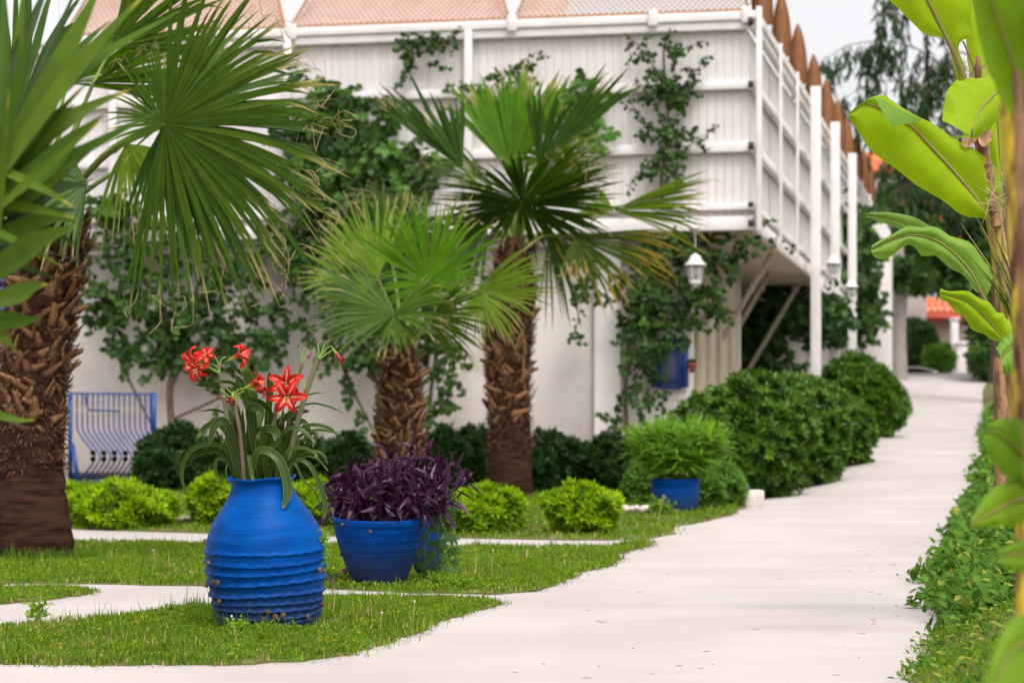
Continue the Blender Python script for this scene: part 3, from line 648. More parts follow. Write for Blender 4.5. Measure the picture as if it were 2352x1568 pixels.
# blue iron balcony grille standing by the wall
GX0 = P(160, 1108, 29.0); gl = thing('blue_grille', 'blue wrought iron balcony grille with bellied bars standing against the white wall', 'grille', P(260, 1108, 29.3))
def gq(cx_, cy_, dY=0):   # detail crop coordinates -> world
    px = 114.8 + cx_ * .18311; py = 861.3 + cy_ * .18311; return P(px, py, 29.4 + dY)
for (x, d) in ((255, 0), (1300, .0)):
    b = MB(); q = gq(x, 215); r = gq(x, 1370 if x < 300 else 900); w_ = .022 if x < 300 else .03
    b.box((q + r) / 2, [w_, 0, 0], [0, .025, 0], (q - r) / 2); b.build('post', M['bluemetal'], gl)
b = MB(); q, r = gq(275, 850, -.1), gq(360, 1370, -.45); d = (q - r) / 2; b.box((q + r) / 2, [.025, 0, 0], [0, .025, .0], d); b.build('brace', M['bluemetal'], gl)
b = MB(); b.tube([gq(255, 230), gq(1310, 235)], .014, 6); b.build('top_rail', M['bluemetal'], gl)
b = MB(); b.tube([gq(330, 1350, -.3), gq(1100, 1290, -.3)], .02, 6); b.build('bottom_rail', M['bluemetal'], gl)
for i in range(15):
    x = 340 + i * 66; dx = max(0, 1 - i / 30)
    pts = [gq(x, 235), gq(x, 600), gq(x + 20, 720, -.03), gq(x + 130, 870, -.20), gq(x + 215, 990, -.33), gq(x + 200, 1100, -.36), gq(x + 110, 1220, -.25), gq(x + 10, 1320, -.12)]
    if x + 215 > 1350 and i > 12: pts = pts[:4]
    b = MB(); b.tube(catmull(pts, 22), .012, 6); b.build('bar', M['bluemetal'], gl, smooth=True)
for k, x in enumerate((540, 675, 808, 945, 1075)):
    for y in (975, 1050):
        b = MB(); c = gq(x, y, -.40)
        for a_ in range(4):
            b.add(*(lambda m: (m[0], m[1]))(([c + np.array([math.cos(t_) * .042 * (1 - .25 * (j % 2)), -.006 if a_ % 2 else .006, math.sin(t_) * .036 * (1 - .25 * (j % 2))]) for j, t_ in enumerate(np.linspace(0, 2 * math.pi, 13)[:-1])], [list(range(12))])))
        b.build('rosette', M['bluemetal'], gl)
b = MB(); b.tube(catmull([gq(440, 250, -.05), gq(480, 420, -.05), gq(600, 440, -.05), gq(880, 450, -.05)], 14), .012, 5); b.build('scroll', M['bluemetal'], gl)
b = MB(); b.box(gq(700, 1270, .1), [.40, 0, 0], [0, .10, 0], [0, 0, .05]); b.build('planter_box', M['darkwood_shade'], gl)
# second blue thing left of the big palm trunk
bl = thing('blue_shutter', 'blue painted shutter half hidden by the big palm trunk', 'shutter', P(-10, 720, 30.2))
b = MB(); b.box(P(-5, 645, 30.9), [.26, 0, 0], [0, .03, 0], [0, 0, .42]); b.build('panel', M['bluemetal'], bl)
for k in range(7):
    b = MB(); b.box(P(-5, 645, 30.84) + [0, 0, -.36 + k * .12], [.22, 0, 0], [0, .02, .02], [0, -.01, .03]); b.build('slat', M['bluemetal'], bl)

# ================================================================== planting builders
def wallY(px, off=.12):
    k = (px - CX) / F; a = (3 - 30 * k) / (.9785 + .2061 * k); return 30 + .2061 * a - off
def branchlets(b, starts, steps, step, leaf, mi, droop=.35, spread=1.0, out=.06, wood=None, per=1, sag=.0):
    """random drooping sprays that lie against a wall facing -Y: leaves alternate along each"""
    pos = []; dr = []; up = []; sz = []
    for s0 in starts:
        p = np.array(s0, float); d = nrm(np.array([RG.normal(0, 1), RG.normal(0, .25), RG.normal(-.1, .7)])); path = [p.copy()]
        for k in range(steps):
            d = nrm(d + np.array([RG.normal(0, .35), RG.normal(0, .15), RG.normal(-droop * .4, .25)])); p = p + d * step; path.append(p.copy())
            for q in range(per):
                ld = nrm(np.array([RG.normal(0, .75), -abs(RG.normal(.25, .25)), -.55 + RG.normal(0, .45)])); pos.append(p + RG.normal(0, step * .3, 3) * [1, .6, 1]); dr.append(ld)
                up.append([RG.normal(0, .35), -1, RG.normal(.25, .4)]); sz.append(leaf * RG.uniform(.6, 1.25))
        if wood is not None: wood.tube(np.array(path), np.linspace(.006, .002, len(path)) * (leaf / .07), 4, cap=False)
    sz = np.array(sz); b.scatter(np.array(pos), np.array(dr), np.array(up), sz, sz * .85, LV, LF, mi)
def vine(name, label, blobs, stems, leaf=.07, Yf=wallY, mats=('vine', 'vine_light'), light=.06, dens=1.0, cat='climbing plant', group=None, steps=7, per=2, depth=.16):
    px0 = blobs[0][0]; py0 = max(p[1] for s in stems for p in s[1]) if stems else blobs[0][1]
    t = thing(name, label, cat, P(px0, py0, Yf(px0)), group)
    w = MB(); b = MB()
    for r, pts in stems:
        q = [P(x, y, Yf(x) + (.04 if i else .04)) for i, (x, y) in enumerate(pts)]; w.tube(catmull(q, 6 * len(q)), r * np.linspace(1, .6, 6 * len(q)), 7)
    for r, pts in stems:
        if r < .015:
            q = catmull([P(x, y, Yf(x) - .02) for x, y in pts], 26); branchlets(b, list(q[3:] + RG.normal(0, .012, (23, 3))), 1, leaf * .4, leaf * .85, 0, per=1)
    for bl_ in blobs:
        x, y, rx, ry = bl_[:4]; k = bl_[4] if len(bl_) > 4 else 1.0
        n_ = max(2, int(rx * ry / 190. * dens * k)); st = []
        for _ in range(n_):
            r = math.sqrt(RG.random()); a_ = RG.uniform(0, 6.28); X = x + rx * r * math.cos(a_); Yp = y + ry * r * math.sin(a_)
            st.append(P(X, Yp, Yf(X) - RG.random() * depth))
        m = 1 if RG.random() < light * 3 else 0; nl = int(len(st) * light)
        branchlets(b, st[nl:], steps, leaf * .55, leaf, 0, wood=w, per=per)
        if nl: branchlets(b, [s - [0, .05, 0] for s in st[:nl]], steps, leaf * .55, leaf, 1, wood=None, per=per)
    w.build('stem', M['vinewood'], t); b.build('foliage', [M[m] for m in mats], t, kind='stuff'); return t

def ell_points(c, r, n, jit=.12, top=-.35, seed=0):
    """points on a lumpy ellipsoid shell, outward normals"""
    d = nrm(RG.normal(0, 1, (int(n * 1.5), 3))); d = d[d[:, 2] > top][:n]; ph = RG.uniform(0, 6, 6)
    lump = 1 + jit * (np.sin(d[:, 0] * 4 + ph[0]) * np.cos(d[:, 2] * 5 + ph[1]) + .6 * np.sin(d[:, 1] * 9 + ph[2]) * np.cos(d[:, 0] * 8 + ph[3]) + .4 * np.sin(d[:, 2] * 15 + ph[4] + d[:, 0] * 11))
    k = 1 - np.abs(RG.normal(0, .10, len(d))); return np.asarray(c) + d * np.asarray(r) * (lump * k)[:, None], nrm(d / np.asarray(r)), k
def shrub(name, label, cat, lobes, n, size, mats, group=None, ros=True, pitch=0, jit=.1, core='golden_in', loc=None, top=-.95, inner_share=.35, upb=.5):
    c0 = np.mean([l[0] for l in lobes], 0); base = c0.copy(); base[2] = float(ground(c0[0], c0[1])); t = thing(name, label, cat, base if loc is None else loc, group); b = MB()
    area = [l[1][0] * l[1][2] + l[1][0] * l[1][1] for l in lobes]; tot = sum(area)
    for (c, r), ar in zip(lobes, area):
        m = int(n * ar / tot); p, nn, k = ell_points(c, r, m, jit, top); g = ground(p[:, 0], p[:, 1]); kk = p[:, 2] > g + .01; p = p[kk]; nn = nn[kk]; k = k[kk]; m = len(p)
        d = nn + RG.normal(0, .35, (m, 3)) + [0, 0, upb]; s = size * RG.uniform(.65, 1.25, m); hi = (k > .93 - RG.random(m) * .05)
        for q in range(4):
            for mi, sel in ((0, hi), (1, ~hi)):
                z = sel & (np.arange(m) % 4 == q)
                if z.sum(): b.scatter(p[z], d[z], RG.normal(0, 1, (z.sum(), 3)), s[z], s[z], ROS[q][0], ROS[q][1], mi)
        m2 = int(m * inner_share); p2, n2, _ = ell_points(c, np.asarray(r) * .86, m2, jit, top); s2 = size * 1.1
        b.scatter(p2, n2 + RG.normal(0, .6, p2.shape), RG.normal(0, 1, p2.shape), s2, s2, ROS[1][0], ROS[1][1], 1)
    b.build('foliage', [M[x] for x in mats], t, kind='stuff')
    w = MB()
    for (c, r) in lobes[:1]:
        g = float(ground(c[0], c[1]))
        for k in range(7):
            a_ = k * .9; e = np.asarray(c) + np.array([math.cos(a_) * r[0] * .5, math.sin(a_) * r[1] * .5, r[2] * .35]); w.tube(catmull([[c[0] + .02 * math.cos(a_), c[1] + .02 * math.sin(a_), g - .03], (np.asarray(c) + e) / 2 - [0, 0, r[2] * .3], e], 7), .012, 5)
    w.build('stem', M['vinewood'], t)
    w = MB()
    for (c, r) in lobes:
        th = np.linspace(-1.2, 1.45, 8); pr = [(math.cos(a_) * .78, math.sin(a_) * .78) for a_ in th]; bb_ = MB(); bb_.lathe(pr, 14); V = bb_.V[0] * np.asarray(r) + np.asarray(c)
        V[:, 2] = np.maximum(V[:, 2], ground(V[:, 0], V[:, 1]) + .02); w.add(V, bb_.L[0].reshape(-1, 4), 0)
    w.build('dark_core', M[core], t, kind='stuff', smooth=True); return t  # solid core added so gaps between leaves look dark, not see-through

# ---- fan palm leaf
def fan(b, hub, alpha, R, spread, ta=0., psi=0., mi=0, nseg=40, split=.45, droop=.18, fold=.0, thr=None, wfac=1.0, rl=None, curl=.0, jitter=.016):
    """alpha: direction of the leaf's axis in the picture plane (degrees), ta: towards the camera, psi: tilt of the fan's plane, fold: costapalmate fold"""
    al = math.radians(alpha); A = nrm(np.array([math.cos(al), 0, math.sin(al)]) + np.array([0, -ta, 0])); per_ = np.array([-math.sin(al), 0, math.cos(al)])
    B = nrm(per_ * math.cos(psi) + np.array([0, -1, 0]) * math.sin(psi)); B = nrm(B - A * np.dot(A, B)); Nn = np.cross(A, B)
    if Nn[1] > 0: Nn = -Nn
    sp = math.radians(spread); dth = sp / nseg; S = np.array([0, .16, .32, .46, .62, .78, .90, 1.0]); pl = np.array([1, 1, 1, 1, .84, .6, .36, .03])
    for i in range(nseg):
        th = -sp / 2 + dth * (i + .5) + RG.normal(0, dth * .12); L = R * (1 - .22 * (abs(th) / (math.pi)) ** 1.2) * RG.uniform(.80, 1.06)
        if rl: L *= rl(th)
        d = A * math.cos(th) + (B * math.cos(fold) + (-Nn) * math.sin(fold) * (1 if th > 0 else -1) * np.sign(th if th else 1)) * math.sin(th); d = nrm(d + RG.normal(0, jitter, 3))
        dr = droop * RG.uniform(.6, 1.5)
        sag = (np.clip(S - split * .7, 0, 1) ** 2)[:, None] * dr * 2.0 * L * np.array([0, 0, -1.]) + Nn[None] * curl * L * (S ** 2)[:, None]
        side_ = nrm(np.cross(d, Nn)); bend = RG.normal(0, .05) * L; kink = (RG.random() < .3) * RG.uniform(.03, .14) * L; sag = sag + side_[None] * (bend * S ** 2)[:, None] - np.array([0, 0, 1.])[None] * (kink * np.clip((S - .72) / .28, 0, 1) ** 1.5)[:, None]; p = np.asarray(hub) + d[None] * (S * L)[:, None] + sag; dd = nrm(np.gradient(p, axis=0))
        w = 2 * np.maximum(S, .03) * L * math.tan(dth / 2) * wfac; w[S > split] = 2 * split * L * math.tan(dth / 2) * wfac; w = w * np.where(S > split, pl / pl[3], 1) * 1.42
        b.strip(p, w, Nn + RG.normal(0, .1, 3), .22 if i % 2 else .18, mi, v=RG.random(), t=S)
        if thr is not None and RG.random() < .6:
            q = p[-2]; e = [q, q + d * L * .06 + RG.normal(0, L * .02, 3), q + d * L * .10 + RG.normal(0, L * .03, 3) - [0, 0, L * .05], q + d * L * .08 + RG.normal(0, L * .05, 3) - [0, 0, L * .09]]
            thr.tube(catmull(e, 7), .0017 * R / .9, 3, cap=False)
def frond(palm, crown, hub, mat, pet_r=.016, pbase=None, fans=(), nthr=1, label=None):
    """one leaf: blade plus its stalk"""
    b = MB(); th = MB()
    for f in fans: fan(b, hub, thr=th, **f)
    o = b.build('frond', M[mat], palm, smooth=False, label=label)
    s = MB(); c = np.asarray(crown, float); h = np.asarray(hub, float); m_ = (c + h) / 2 + [0, 0, .10 * np.linalg.norm(h - c)]
    s.tube(catmull([c, m_, h], 10), np.linspace(pet_r * 1.5, pet_r * .7, 10), 6); s.build('stalk', M['petiole'], o, smooth=True)
    if th.V: th.build('thread', M['thread'], o, kind='stuff')
    return o
def bootmesh(seed):
    r = np.random.default_rng(seed); n = 5; V = []; Fc = []; w = [.5, .46, .36, .26, r.uniform(.14, .24)]; th_ = [.09, .08, .06, .05, .03]
    for i in range(n):
        u = i / (n - 1); y = -.10 * math.sin(u * 3.0) - .26 * u * u
        for sx, sy in ((-1, 0), (0, -.5), (1, 0), (0, .5)): V.append([sx * w[i], y + sy * th_[i] * 2 + (.05 * (1 - abs(sx)) if sy == 0 else 0), u + (r.uniform(-.08, .08) if i == n - 1 else 0)])
    for i in range(n - 1):
        for j in range(4): Fc.append([i * 4 + j, i * 4 + (j + 1) % 4, i * 4 + 4 + (j + 1) % 4, i * 4 + 4 + j])
    Fc.append([3, 2, 1, 0]); Fc.append([n * 4 - 4, n * 4 - 3, n * 4 - 2, n * 4 - 1]); b = MB(); b.add(V, Fc); o = b.build('leaf_base', M['boot']); me = o.data; bpy.data.objects.remove(o); return me
BOOT = [bootmesh(i) for i in range(6)]
def palm_trunk(palm, X, Y, prof, boots, size, seed, fib=None, rows=None):
    """prof: (z, radius, dx) world z; boots: (z0, z1) zone with the cut leaf bases"""
    r = np.random.default_rng(seed); zs = np.array([p[0] for p in prof]); rs = np.array([p[1] for p in prof]); dx = np.array([p[2] for p in prof])
    z = np.linspace(zs[0], zs[-1], 70); R_ = np.interp(z, zs, rs); D = np.interp(z, zs, dx); seg = 40; th = np.arange(seg) / seg * 2 * math.pi
    rr = R_[:, None] * (1 + .018 * np.sin(z * 55)[:, None] + .02 * np.sin(th * 5 + z[:, None] * 9) + r.normal(0, .014, (70, seg)))
    V = np.stack([X + D[:, None] + rr * np.cos(th), Y + rr * np.sin(th), np.repeat(z[:, None], seg, 1)], -1).reshape(-1, 3); b = MB()
    i = np.arange(69)[:, None] * seg; j = np.arange(seg)[None]; j2 = (j + 1) % seg; b.add(V, np.stack([i + j, i + j2, i + seg + j2, i + seg + j], -1).reshape(-1, 4)); b.add(V[-seg:], [list(range(seg))]); b.build('trunk', M['bark'], palm, smooth=True)
    z0, z1 = boots; zz = z0; k = 0; po = ORG[palm.name]
    while zz < z1:
        R0 = float(np.interp(zz, zs, rs)); D0 = float(np.interp(zz, zs, dx)); nn = max(6, int(2 * math.pi * R0 / (size * .72))); u = (zz - z0) / (z1 - z0)
        for i in range(nn):
            a_ = 2 * math.pi * (i + .5 * (k % 2)) / nn + r.uniform(-.15, .15)
            if math.sin(a_) > .75: continue
            s_ = size * r.uniform(.75, 1.3); tilt = r.uniform(-.1, .35) + .3 * u; roll = r.choice([-1, 1]) * r.uniform(.05, 1.25)
            if r.random() < .14 + .5 * max(0, .18 - u) / .18: continue
            pz = zz + r.uniform(-.3, .3) * size; o = bpy.data.objects.new('leaf_base', BOOT[r.integers(0, 6)]); C.objects.link(o); o.parent = palm
            p = Vector((X + D0 + math.cos(a_) * R0 * .95, Y + math.sin(a_) * R0 * .95, pz)) - Vector(po)
            o.matrix_local = Matrix.Translation(p) @ Matrix.Rotation(a_ + math.pi / 2, 4, 'Z') @ Matrix.Rotation(tilt, 4, 'X') @ Matrix.Rotation(roll, 4, 'Y') @ Matrix.Diagonal((s_ * r.uniform(.45, .8), s_ * .8, s_ * r.uniform(.8, 1.6), 1))
        zz += size * .56; k += 1
    b = MB(); n_ = 2600
    zf = r.uniform(z0 - .25, z1, n_); af = r.uniform(math.pi * .9, 2.1 * math.pi, n_); Rf = np.interp(zf, zs, rs); Df = np.interp(zf, zs, dx)
    pos = np.column_stack([X + Df + np.cos(af) * Rf, Y + np.sin(af) * Rf, zf]); d = np.column_stack([np.cos(af), np.sin(af), r.normal(-.2, .8, n_)])
    b.scatter(pos, d, r.normal(0, 1, (n_, 3)), size * r.uniform(.3, 1.2, n_), .006, GB, np.array([[0, 1, 3, 2]])); b.build('fibre', M['fibre'], palm, kind='stuff')

# ================================================================== the palms
# big palm on the left, lit trunk with cut leaf bases
Yp = 14.0; X0, _ = gp(78, 1290)[0] * 1.0, 0; X0 = (78 - CX) * Yp / F; g = float(ground(X0, Yp))
def zP(py, Y): return ZC - (py - HY) * Y / F
pA = thing('fan_palm', 'big fan palm by the left edge, thick trunk and wide round leaf', 'palm tree', (X0, Yp, g), 'fan palms of the garden')
palm_trunk(pA, X0, Yp, [(g - .05, .235, 0), (g + .1, .225, 0), (zP(1060, Yp), .185, -.02), (zP(900, Yp), .19, -.01), (zP(700, Yp), .19, .05), (zP(560, Yp), .17, .13), (zP(480, Yp), .12, .16)], (zP(985, Yp), zP(500, Yp)), .088, 3)
cr = P(120, 500, Yp)
frond(pA, cr, P(378, 285, 13.3), 'palm', .014, fans=[dict(alpha=-16, R=1.08, spread=196, ta=.25, psi=.25, nseg=56, droop=.09, split=.40),
      dict(alpha=100, R=.50, spread=60, ta=.1, nseg=12, droop=0, split=.4), dict(alpha=172, R=.36, spread=90, ta=.0, nseg=15, droop=.1, split=.35)], label='wide round palm leaf seen from below, dark at its hub')
frond(pA, cr, P(372, 292, 13.5), 'palm_dark', .012, fans=[dict(alpha=-22, R=1.0, spread=120, ta=.0, psi=-.2, nseg=36, droop=.14, split=.45), dict(alpha=-75, R=.60, spread=90, ta=-.1, nseg=16, droop=.12, split=.35)])
frond(pA, cr, P(366, 278, 13.6), 'palm', .012, fans=[dict(alpha=8, R=.98, spread=110, ta=-.1, psi=-.3, nseg=34, droop=.05, split=.45), dict(alpha=-60, R=.72, spread=60, ta=-.1, psi=.2, nseg=16, droop=.2, split=.35)])
frond(pA, cr, P(150, 190, 14.6), 'palm_lime', .014, fans=[dict(alpha=20, R=1.05, spread=62, ta=.0, psi=.5, nseg=26, droop=.02, split=.55)])
frond(pA, cr, P(215, 190, 14.2), 'palm', .014, fans=[dict(alpha=3, R=.62, spread=70, ta=.3, psi=.9, nseg=20, droop=.08, split=.5)])
frond(pA, cr, P(290, 330, 13.9), 'palm_pale', .012, fans=[dict(alpha=-70, R=.52, spread=120, ta=.1, psi=.5, nseg=22, droop=.25, split=.35)])
frond(pA, cr, P(420, 350, 14.1), 'palm_pale', .012, fans=[dict(alpha=-62, R=.62, spread=85, ta=.1, psi=.3, nseg=20, droop=.16, split=.35)])
frond(pA, cr, P(40, 260, 13.8), 'palm_dark', .014, fans=[dict(alpha=120, R=.9, spread=150, ta=.1, psi=.4, nseg=30, droop=.1)])
frond(pA, cr, P(200, 420, 13.6), 'palm_dark', .012, fans=[dict(alpha=190, R=.5, spread=150, ta=.2, psi=.5, nseg=24, droop=.2)])
frond(pA, cr, P(255, 110, 14.5), 'palm', .012, fans=[dict(alpha=35, R=.8, spread=80, ta=.0, psi=.2, nseg=24, droop=.04, split=.5)])
# tall palm in the middle
Yp = 24.0; X0 = (1172 - CX) * Yp / F; g = float(ground(X0, Yp))
pB = thing('fan_palm', 'tallest fan palm in the middle, with bare dark trunk foot and one yellowing leaf', 'palm tree', (X0, Yp, g), 'fan palms of the garden')
palm_trunk(pB, X0, Yp, [(g - .05, .245, 0), (g + .1, .225, 0), (zP(960, Yp), .20, -.01), (zP(860, Yp), .205, -.02), (zP(760, Yp), .225, -.01), (zP(680, Yp), .21, .02), (zP(600, Yp), .16, .03), (zP(545, Yp), .09, .05)], (zP(975, Yp), zP(575, Yp)), .11, 5)
cr = P(1188, 575, Yp); Y2 = 24.0
frond(pB, cr, P(1178, 400, Y2), 'palm_lime', .03, fans=[dict(alpha=93, R=1.16, spread=78, ta=-.1, psi=.1, nseg=30, droop=-.01, split=.7, fold=.15, wfac=1.3), dict(alpha=90, R=1.08, spread=66, ta=-.2, psi=.0, nseg=18, droop=-.01, split=.65, wfac=1.4)], label='upright fresh green palm leaf')
frond(pB, cr, P(1062, 385, Y2 - .3), 'palm_dark', .022, fans=[dict(alpha=137, R=1.12, spread=26, ta=.1, psi=.1, nseg=12, droop=0, split=.7, wfac=1.3), dict(alpha=112, R=.78, spread=50, ta=.1, psi=.3, nseg=14, droop=0, split=.62, wfac=1.3)])
frond(pB, cr, P(1236, 385, Y2 - .2), 'palm_dark', .022, fans=[dict(alpha=50, R=1.28, spread=22, ta=.1, nseg=10, droop=0, split=.7, wfac=1.3), dict(alpha=76, R=.84, spread=54, ta=.1, psi=.3, nseg=16, droop=0, split=.62, wfac=1.3)])
frond(pB, cr, P(1258, 370, Y2 + .2), 'palm_pale', .018, fans=[dict(alpha=160, R=.55, spread=110, ta=.1, psi=.4, nseg=18, droop=.03, split=.35), dict(alpha=20, R=.6, spread=60, ta=.1, psi=.3, nseg=14, droop=.03, split=.4)])
frond(pB, cr, P(1198, 462, Y2 - .6), 'palm_dark', .03, fans=[dict(alpha=2, R=1.0, spread=200, ta=.15, psi=1.02, nseg=44, droop=.05, split=.5), dict(alpha=182, R=.92, spread=160, ta=.15, psi=-1.02, nseg=36, droop=.05, split=.5)], label='broad dark palm leaf seen from below, stalk in the light')
frond(pB, cr, P(1200, 470, Y2 - .5), 'palm_dark', .02, fans=[dict(alpha=-16, R=.92, spread=70, ta=.3, psi=1.0, nseg=18, droop=.06, split=.6), dict(alpha=196, R=.86, spread=70, ta=.3, psi=-1.0, nseg=18, droop=.06, split=.6), dict(alpha=20, R=1.0, spread=50, ta=.1, psi=.9, nseg=14, droop=.02, split=.6)])
frond(pB, cr, P(1215, 440, Y2 + .1), 'palm', .02, fans=[dict(alpha=28, R=.95, spread=60, ta=.2, psi=.6, nseg=20, droop=.03, split=.5)])
frond(pB, cr, P(1140, 440, Y2 + .2), 'palm', .02, fans=[dict(alpha=150, R=.8, spread=60, ta=.2, psi=.6, nseg=20, droop=.05, split=.5)])
frond(pB, cr, P(1408, 482, Y2 - .4), 'palm_pale', .02, fans=[dict(alpha=14, R=.98, spread=26, ta=.1, psi=.5, nseg=10, droop=.04, split=.65), dict(alpha=-10, R=.95, spread=34, ta=.2, psi=.9, nseg=14, droop=.05, split=.6), dict(alpha=160, R=.4, spread=90, ta=0, nseg=10, droop=.1, split=.3)])
frond(pB, cr, P(1318, 545, Y2 - .5), 'palm_yellow', .02, fans=[dict(alpha=-8, R=1.05, spread=42, ta=.1, psi=.7, nseg=18, droop=.10, split=.5), dict(alpha=-42, R=.82, spread=48, ta=.2, psi=.4, nseg=15, droop=.12, split=.45), dict(alpha=-85, R=.42, spread=60, ta=.2, nseg=14, droop=.1, split=.4)], label='drooping palm leaf with yellow and orange tips')
frond(pB, cr, P(1020, 470, Y2), 'palm_dark', .02, fans=[dict(alpha=172, R=1.0, spread=50, ta=.1, psi=1.1, nseg=20, droop=.03, split=.5)])
frond(pB, cr, P(1120, 520, Y2 + .3), 'palm_dark', .02, fans=[dict(alpha=215, R=.7, spread=110, ta=.1, psi=.3, nseg=22, droop=.15, split=.4)])
frond(pB, cr, P(1260, 540, Y2 + .3), 'palm_dark', .02, fans=[dict(alpha=-60, R=.75, spread=80, ta=0, psi=.3, nseg=18, droop=.2, split=.35)])
frond(pB, cr, P(1450, 470, Y2 + .2), 'palm', .018, fans=[dict(alpha=2, R=.75, spread=44, ta=.1, psi=.9, nseg=16, droop=.05, split=.5)])
# small palm in front
Yp = 19.0; X0 = (918 - CX) * Yp / F; g = float(ground(X0, Yp))
pC = thing('fan_palm', 'smallest fan palm, its ragged trunk rising behind the purple plant', 'palm tree', (X0, Yp, g), 'fan palms of the garden')
palm_trunk(pC, X0, Yp, [(g - .05, .20, 0), (zP(1040, Yp), .175, 0), (zP(980, Yp), .165, .0), (zP(900, Yp), .155, .0), (zP(840, Yp), .14, .01), (zP(790, Yp), .07, .02)], (zP(1100, Yp), zP(815, Yp)), .09, 9)
cr = P(925, 815, Yp)
frond(pC, cr, P(985, 648, Yp - .3), 'palm_lime', .014, fans=[dict(alpha=88, R=.76, spread=130, ta=.15, psi=.1, nseg=36, droop=0, split=.45), dict(alpha=185, R=.45, spread=50, ta=.1, nseg=10, droop=.08, split=.35), dict(alpha=-2, R=.5, spread=44, ta=.1, nseg=10, droop=.08, split=.35)], label='bright green upright palm leaf')
frond(pC, cr, P(868, 640, Yp + .2), 'palm_pale', .014, fans=[dict(alpha=112, R=.70, spread=90, ta=.1, psi=.3, nseg=24, droop=0, split=.45), dict(alpha=190, R=.5, spread=80, ta=.1, nseg=16, droop=.08, split=.35)])
frond(pC, cr, P(1092, 668, Yp + .1), 'palm_pale', .014, fans=[dict(alpha=16, R=.70, spread=62, ta=.1, psi=.3, nseg=20, droop=.03, split=.45), dict(alpha=-88, R=.42, spread=80, ta=.1, psi=.2, nseg=14, droop=.08, split=.35), dict(alpha=-30, R=.5, spread=50, ta=.1, nseg=10, droop=.12, split=.35)])
frond(pC, cr, P(905, 722, Yp - .4), 'palm', .014, fans=[dict(alpha=165, R=.66, spread=110, ta=.3, psi=.6, nseg=26, droop=.05, split=.35), dict(alpha=20, R=.5, spread=90, ta=.4, psi=-.6, nseg=18, droop=.08, split=.35), dict(alpha=-90, R=.35, spread=100, ta=.3, nseg=14, droop=.12, split=.35)])
frond(pC, cr, P(845, 690, Yp + .1), 'palm_dark', .014, fans=[dict(alpha=185, R=.55, spread=130, ta=.1, psi=.3, nseg=24, droop=.1, split=.35)])
frond(pC, cr, P(990, 730, Yp - .2), 'palm', .014, fans=[dict(alpha=-10, R=.52, spread=130, ta=.2, psi=.4, nseg=26, droop=.12, split=.35)])
frond(pC, cr, P(950, 690, Yp + .3), 'palm_lime', .014, fans=[dict(alpha=30, R=.5, spread=100, ta=.1, psi=.3, nseg=20, droop=.1, split=.4)])
frond(pC, cr, P(900, 600, Yp + .5), 'palm', .014, fans=[dict(alpha=100, R=.62, spread=120, ta=0, psi=.2, nseg=28, droop=.02, split=.4)])
frond(pC, cr, P(800, 640, Yp + .5), 'palm_pale', .012, fans=[dict(alpha=150, R=.45, spread=120, ta=0, psi=.2, nseg=20, droop=.06, split=.35)])

# ================================================================== climbing plants on the house
vine('climbing_vine', 'dark leafy vine over the lower wall between the big palm and the blue grille', [(290, 520, 60, 75), (270, 640, 75, 85, 1.2), (245, 730, 50, 50), (440, 540, 60, 45), (450, 640, 40, 60), (430, 740, 100, 75, 1.3), (330, 800, 55, 50), (520, 610, 75, 45), (640, 710, 75, 50), (570, 770, 60, 50), (600, 830, 40, 40), (690, 590, 60, 60), (250, 470, 60, 35), (470, 810, 60, 45), (360, 700, 50, 60), (500, 900, 60, 30, .5), (660, 520, 40, 50)],
     [(.05, [(395, 985), (390, 900), (400, 800), (370, 700), (320, 620), (300, 520)]), (.03, [(392, 890), (430, 800), (440, 700), (470, 620), (500, 540)]), (.022, [(262, 800), (300, 880), (345, 970)]), (.02, [(440, 700), (540, 640), (600, 600), (650, 560)]), (.02, [(400, 960), (470, 930), (560, 880), (620, 800)])], leaf=.10, light=.05, dens=.85)
vine('climbing_vine', 'thick green vine mass on the balcony boards behind the palms', [(760, 250, 60, 60), (800, 320, 85, 70, 1.3), (900, 385, 95, 50, 1.2), (750, 400, 70, 70, 1.3), (960, 370, 45, 45), (850, 240, 50, 30), (700, 180, 30, 20, .5), (840, 430, 90, 40), (690, 330, 40, 70)],
     [(.03, [(880, 520), (860, 420), (800, 330), (760, 240)]), (.02, [(850, 420), (950, 380), (985, 350)])], leaf=.115, light=.2, dens=1.15)
vine('climbing_vine', 'dark vine behind the smallest palm, reaching down to the shrubs', [(700, 520, 60, 60), (860, 540, 110, 70), (980, 560, 90, 60, .8), (800, 640, 70, 70), (860, 760, 70, 60), (820, 830, 50, 50), (1000, 800, 55, 90), (1000, 920, 40, 40), (760, 800, 30, 30, .5), (1060, 640, 50, 80, .8), (870, 930, 30, 40, .6), (900, 670, 90, 90, .8)],
     [(.025, [(782, 830), (815, 905), (858, 990)]), (.03, [(980, 1000), (990, 900), (1000, 780), (950, 640), (900, 540)])], leaf=.10, light=.02, dens=.8)
vine('climbing_vine', 'small hanging vine spray under the top rail beside the white post', [(965, 92, 60, 12, 2), (935, 115, 16, 20, 2.5), (932, 160, 12, 28, 2), (985, 150, 22, 8, 2), (1040, 95, 24, 8, 2)], [(.012, [(1055, 92), (990, 90), (940, 95), (935, 140), (930, 190)])], leaf=.075, steps=4, dens=1.6, light=.02, depth=.04)
vine('climbing_vine', 'thin vine sprays on the boards above the middle palm', [(1185, 165, 40, 24, 1.5), (1150, 170, 24, 30), (1225, 125, 16, 14, 1.5), (1120, 200, 40, 20), (1060, 215, 30, 30)], [(.01, [(1100, 240), (1140, 190), (1190, 150), (1235, 120)])], leaf=.07, steps=4, dens=1.3, light=.2, depth=.04)
